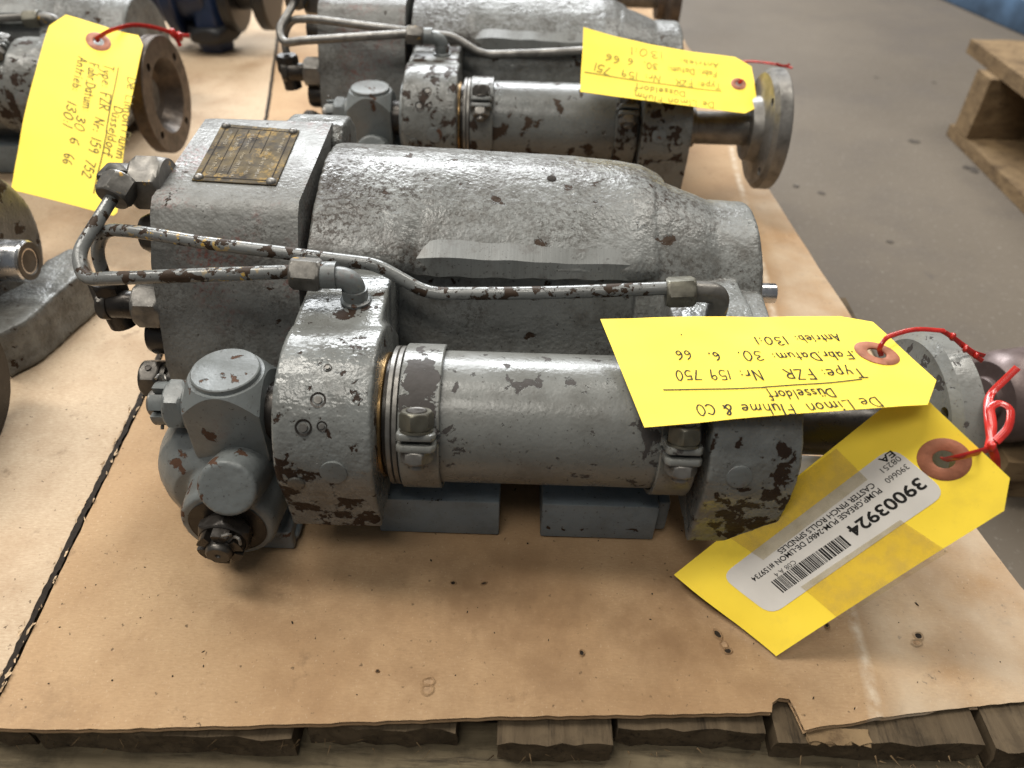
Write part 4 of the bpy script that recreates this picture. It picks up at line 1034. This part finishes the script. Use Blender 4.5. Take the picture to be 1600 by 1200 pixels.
# --- tag 1, hand-written, lying over the tube
t1 = Surf(cm(938, 498, .450), cm(1353, 493, .425), cm(1501, 629, .383), cm(1007, 667, .405), lambda u, v: .0016 * sin(pi * u) + .0022 * max(0, u - .7) ** 2 * 10 * (.5 - v))
print('tag1', t1.L, t1.W)
r1, hu, hv = make_tag('flat yellow tag with a handwritten pump type and date, lying across the front tube', t1, [(0, 0), t1.uv(1312, 494), t1.uv(1364, 503), t1.uv(1463, 594), (.90, 1), (0, 1)], (1370, 552), .0042, .0100)
f = lambda x, y: (920 + x / 2.5, 480 + y / 2.5)
handwrite(t1, [('De Limon', f(1120, 352), f(845, 378), 0.0068), ('Fluhme & CO', f(790, 378), f(415, 384), 0.0066), ('Düsseldorf', f(945, 316), f(690, 330), 0.0061),
    ('Type: FZR', f(1060, 240), f(758, 244), .0070), ('Nr: 159 750', f(664, 246), f(335, 248), 0.0068), ('.Fabr.Datum:', f(1030, 172), f(712, 180), 0.0061), ('30.', f(668, 172), f(578, 176), 0.0066), ('6.', f(502, 176), f(463, 178), 0.0064), ('66', f(392, 170), f(335, 172), 0.0068),
    ('Antrieb:', f(968, 106), f(800, 112), 0.0061), ('130:1', f(762, 116), f(642, 118), 0.0061), ('.', f(362, 106), f(358, 106), .005)], 'ink', r1, .00078, 3, [(f(1065, 282), f(680, 316)), (f(690, 314), f(293, 326))])
ORG = V((0, 0, 0))
# --- tag 2, with the printed stock label
t2 = Surf(atz(1053, 898, .010), cm(1415, 610, .405), cm(1610, 773, .372), atz(1213, 1025, .003), lambda u, v: -.0045 * sin(pi * u) + .0012 * sin(2 * pi * v))
print('tag2', t2.L, t2.W)
r2, hu2, hv2 = make_tag('tilted yellow tag with a taped white barcode label, leaning on the front pump flange', t2, [(0, 0), t2.uv(1386, 631), t2.uv(1446, 622), t2.uv(1578, 747), t2.uv(1569, 798), (0, 1)], (1475, 718), .0050, .0118)
lc = [t2.uv(*q) for q in ((1394, 697), (1481, 770), (1205, 962), (1126, 900))]
def rounded(c, r=.12):
    out = []
    for i in range(4):
        p, a, b = np.array(c[i]), np.array(c[i - 1]), np.array(c[(i + 1) % 4])
        sc_ = np.array([t2.L, t2.W]); ra = r * .07 / np.hypot(*((a - p) * sc_)); rb = r * .07 / np.hypot(*((b - p) * sc_))
        s, e = p + (a - p) * ra, p + (b - p) * rb
        out += [tuple(s * (1 - t) ** 2 + p * 2 * t * (1 - t) + e * t * t) for t in np.linspace(0, 1, 6)]
    return out
lab = card_mesh('stock_label', t2, rounded(lc), 'label', r2, h=.00028, th=.00022)
def printed(text, p0, p1, cap, bold, nm='label_print'):
    cu = bpy.data.curves.new('t', 'FONT'); cu.body = text; cu.size = 1; cu.offset = bold; cu.resolution_u = 3
    o = bpy.data.objects.new('t', cu); COL.objects.link(o)
    me = bpy.data.meshes.new_from_object(o.evaluated_get(bpy.context.evaluated_depsgraph_get())); bpy.data.objects.remove(o)
    xs = [v.co.x for v in me.vertices]; x0, x1 = min(xs), max(xs)
    a, b = np.array(t2.uv(*p0)) * (t2.L, t2.W), np.array(t2.uv(*p1)) * (t2.L, t2.W)
    d = (b - a); Lg = np.hypot(*d); d = d / Lg; upv = np.array([-d[1], d[0]]) * t2.sgn
    bm = bmesh.new(); bm.from_mesh(me); bpy.data.meshes.remove(me)
    for v in bm.verts:
        q = a + d * ((v.co.x - x0) / (x1 - x0) * Lg) + upv * (v.co.y / .70 * cap); v.co = t2.S(q[0] / t2.L, q[1] / t2.W, .00042)
    return finish(nm, bm, 'ink', lab, smooth=False)
printed('39003924', (1433.5, 745.5), (1321, 825.5), .0066, .022)
printed('390660', (1414.5, 724.5), (1381, 749.5), .0031, -.004)
printed('08251', (1402.5, 711.8), (1374, 733), .0031, -.004)
printed('EA', (1392, 703.5), (1372, 718), .0036, .02)
printed('PUMP,GREASE PUM-24867 DE-LIMON #159734', (1372, 762), (1173, 903), .0031, .012)
printed('CASTER PINCH ROLLS SPINDLES', (1361.5, 753.6), (1214, 860), .0031, .012)
printed('C08 A 4', (1239.5, 874.5), (1208.5, 896.5), .0028, -.006)
bm = bmesh.new(); rb = random.Random(39003924)
b0, b1, e0, e1 = [np.array(t2.uv(*q)) for q in ((1312.9, 835.7), (1330.7, 851.5), (1204.2, 909.2), (1223.5, 926.4))]
s = 0.0
while s < .99:
    wbar = rb.choice((.008, .008, .008, .016, .016, .024)); e = min(1, s + wbar)
    vs = []
    for (t, k) in ((s, 0), (e, 0), (e, 1), (s, 1)):
        q = (b0 * (1 - t) + e0 * t) * (1 - k) + (b1 * (1 - t) + e1 * t) * k; vs.append(bm.verts.new(t2.S(q[0], q[1], .00042)))
    bm.faces.new(vs); s = e + rb.choice((.007, .007, .010, .016))
finish('barcode', bm, 'ink', lab, smooth=False)
g5 = lambda x, y: t2.uv(920 + x / 2.106, 470 + y / 2.106)
card_mesh('clear_tape', t2, [g5(*q) for q in ((815, 485), (918, 588), (575, 852), (445, 765))], 'tape', r2, h=.0007, th=.00008)
card_mesh('clear_tape', t2, [g5(*q) for q in ((1025, 720), (1184, 826), (828, 1050), (698, 940))], 'tape', r2, h=.0007, th=.00008)
ORG = V((0, 0, 0))
# --- tag 3 on the middle pump
t3 = Surf(atz(912, 42, .190), cm(1190, 92, .835), cm(1180, 182, .785), atz(907, 143, .160), lambda u, v: -.006 * sin(pi * u) * (1 - v) + .010 * u * v)
print('tag3', t3.L, t3.W)
r3_, hu3, hv3 = make_tag('yellow tag with faint handwriting on the middle pump behind', t3, [(0, 0), t3.uv(1148, 89), t3.uv(1174, 104), t3.uv(1184, 167), t3.uv(1164, 177), (0, 1)], (1154, 131), .0045, .0105)
f = lambda x, y: (880 + x / 4.21, 30 + y / 4.21)
handwrite(t3, [('De Limon', f(990, 545), f(690, 520), .0095), ('Fluhm', f(650, 515), f(470, 480), .0095), ('Düsseldorf', f(800, 475), f(470, 430), .0090), ('Type: FZR', f(1035, 425), f(740, 395), .0100), ('Nr: 159', f(640, 375), f(385, 335), .0105), ('751', f(320, 325), f(210, 290), .0105),
    ('Fabr. Datum:', f(1010, 345), f(690, 310), .0100), ('30.', f(620, 295), f(530, 280), .010), ('6', f(460, 265), f(425, 258), .010), ('66', f(370, 250), f(285, 225), .011), ('Antrieb:', f(1020, 290), f(770, 260), .0085), ('130:1', f(650, 215), f(440, 185), .0120)], 'pencil', r3_, .0014, 5, [(f(1040, 475), f(140, 350))])
ORG = V((0, 0, 0))
# --- tag 4 hanging at the upper left
t4 = Surf(cm(17, 296, .700), cm(62, 8, .775), cm(228, 58, .775), cm(182, 338, .690), lambda u, v: .006 * sin(pi * u) + .005 * max(0, u - .6) * sin(2 * pi * v))
print('tag4', t4.L, t4.W)
r4, hu4, hv4 = make_tag('large yellow tag hanging down in front of the upper left pump', t4, [(0, 0), t4.uv(77, 40), t4.uv(103, 23), t4.uv(216, 55), t4.uv(223, 70), (.02, 1.0), (0, .97)], (154, 65), .0055, .0125)
f = lambda x, y: (x / 3.75, 20 + y / 3.75)
handwrite(t4, [('De Limon', f(750, 375), f(715, 660), .0090), ('Fluhm', f(712, 685), f(680, 850), .0090), ('Düsseldorf', f(672, 545), f(610, 835), .0085), ('Type: FZR', f(610, 300), f(580, 560), .0098), ('Nr: 159', f(560, 610), f(520, 810), .0095), ('752', f(510, 855), f(480, 950), .0095),
    ('Fabr.Datum:', f(525, 290), f(480, 570), .0098), ('30', f(455, 600), f(435, 675), .0095), ('6', f(415, 725), f(405, 760), .0095), ('66', f(375, 820), f(368, 880), .0100), ('Antrieb:', f(460, 255), f(420, 450), .0090), ('130:1', f(400, 515), f(365, 655), .0095)], 'pencil_dark', r4, .0012, 8, [(f(695, 320), f(625, 700)), (f(628, 690), f(552, 1058))])
ORG = V((0, 0, 0))
# --- red ties
h1 = t1.S(hu, hv); h2 = t2.S(hu2, hv2); h3 = t3.S(hu3, hv3); h4 = t4.S(hu4, hv4)
k1 = cm(1536, 560, .432)
tie('red twisted tie from the handwritten tag hole over the front flange rim', [
    (h1 - t1.n * .002 + V((.003, 0, 0)), [h1 + t1.n * .004, cm(1384, 527, .404), cm(1428, 513, .410), cm(1476, 517, .416)]),
    (cm(1470, 516, .416), [cm(1490, 527, .418), cm(1512, 548, .422), cm(1535, 564, .428)]),
    (cm(1476, 519, .4155), [cm(1500, 535, .419), cm(1520, 551, .423), cm(1538, 556, .428)])], [(cm(1488, 526, .417), .0019), (cm(1508, 545, .420), .0019), (cm(1525, 556, .424), .0018)], .0013)
tie('red plastic tie looped at the side of the front flange, threaded through the barcode tag', [
    (h2 - t2.n * .003, [h2 + t2.n * .003, cm(1500, 714, .380), cm(1545, 702, .388)]),
    (cm(1545, 700, .388), [cm(1552, 668, .392), cm(1546, 636, .398), cm(1562, 628, .398), cm(1580, 638, .395), cm(1578, 668, .391), cm(1556, 690, .388)]),
    (cm(1549, 690, .389), [cm(1545, 660, .394), cm(1543, 632, .402), cm(1546, 616, .408), cm(1590, 574, .402)]),
    (cm(1550, 700, .389), [cm(1556, 716, .391), cm(1556, 745, .396)])], [(cm(1549, 697, .387), .0024)], .0021)
tie('thin red tie curling from the middle tag to the middle flange', [
    (h3, [h3 + t3.n * .006, cm(1136, 120, .860), cm(1142, 102, .862), cm(1166, 95, .870), cm(1200, 98, .880), cm(1238, 106, .885)]),
    (cm(1212, 100, .880), [cm(1225, 104, .882), cm(1234, 101, .884)])], [], .0016)
tie('red tie arching from the upper left tag to a knot on the flange behind it', [
    (h4, [h4 + t4.n * .004, cm(170, 48, .765), cm(205, 38, .785), cm(240, 42, .81), cm(272, 52, .83)]),
    (cm(262, 48, .825), [cm(280, 55, .835), cm(296, 56, .84)]), (cm(264, 49, .825), [cm(276, 60, .832), cm(282, 72, .836)])], [(cm(270, 52, .828), .0042), (cm(281, 57, .832), .004)], .0022)
# --- scrap of white paper behind the barcode tag
pw = Surf(cm(1232, 762, .468), cm(1310, 800, .455), cm(1330, 716, .470), cm(1247, 711, .480))
ORG = pw.S(.5, .5); root = empty('paper_scrap', ORG, 'white paper corner showing behind the barcode tag', 'paper'); card_mesh('paper_sheet', pw, [(0, 0), (1, 0), (1, 1), (0, 1)], 'label', root, res=.2); ORG = V((0, 0, 0))
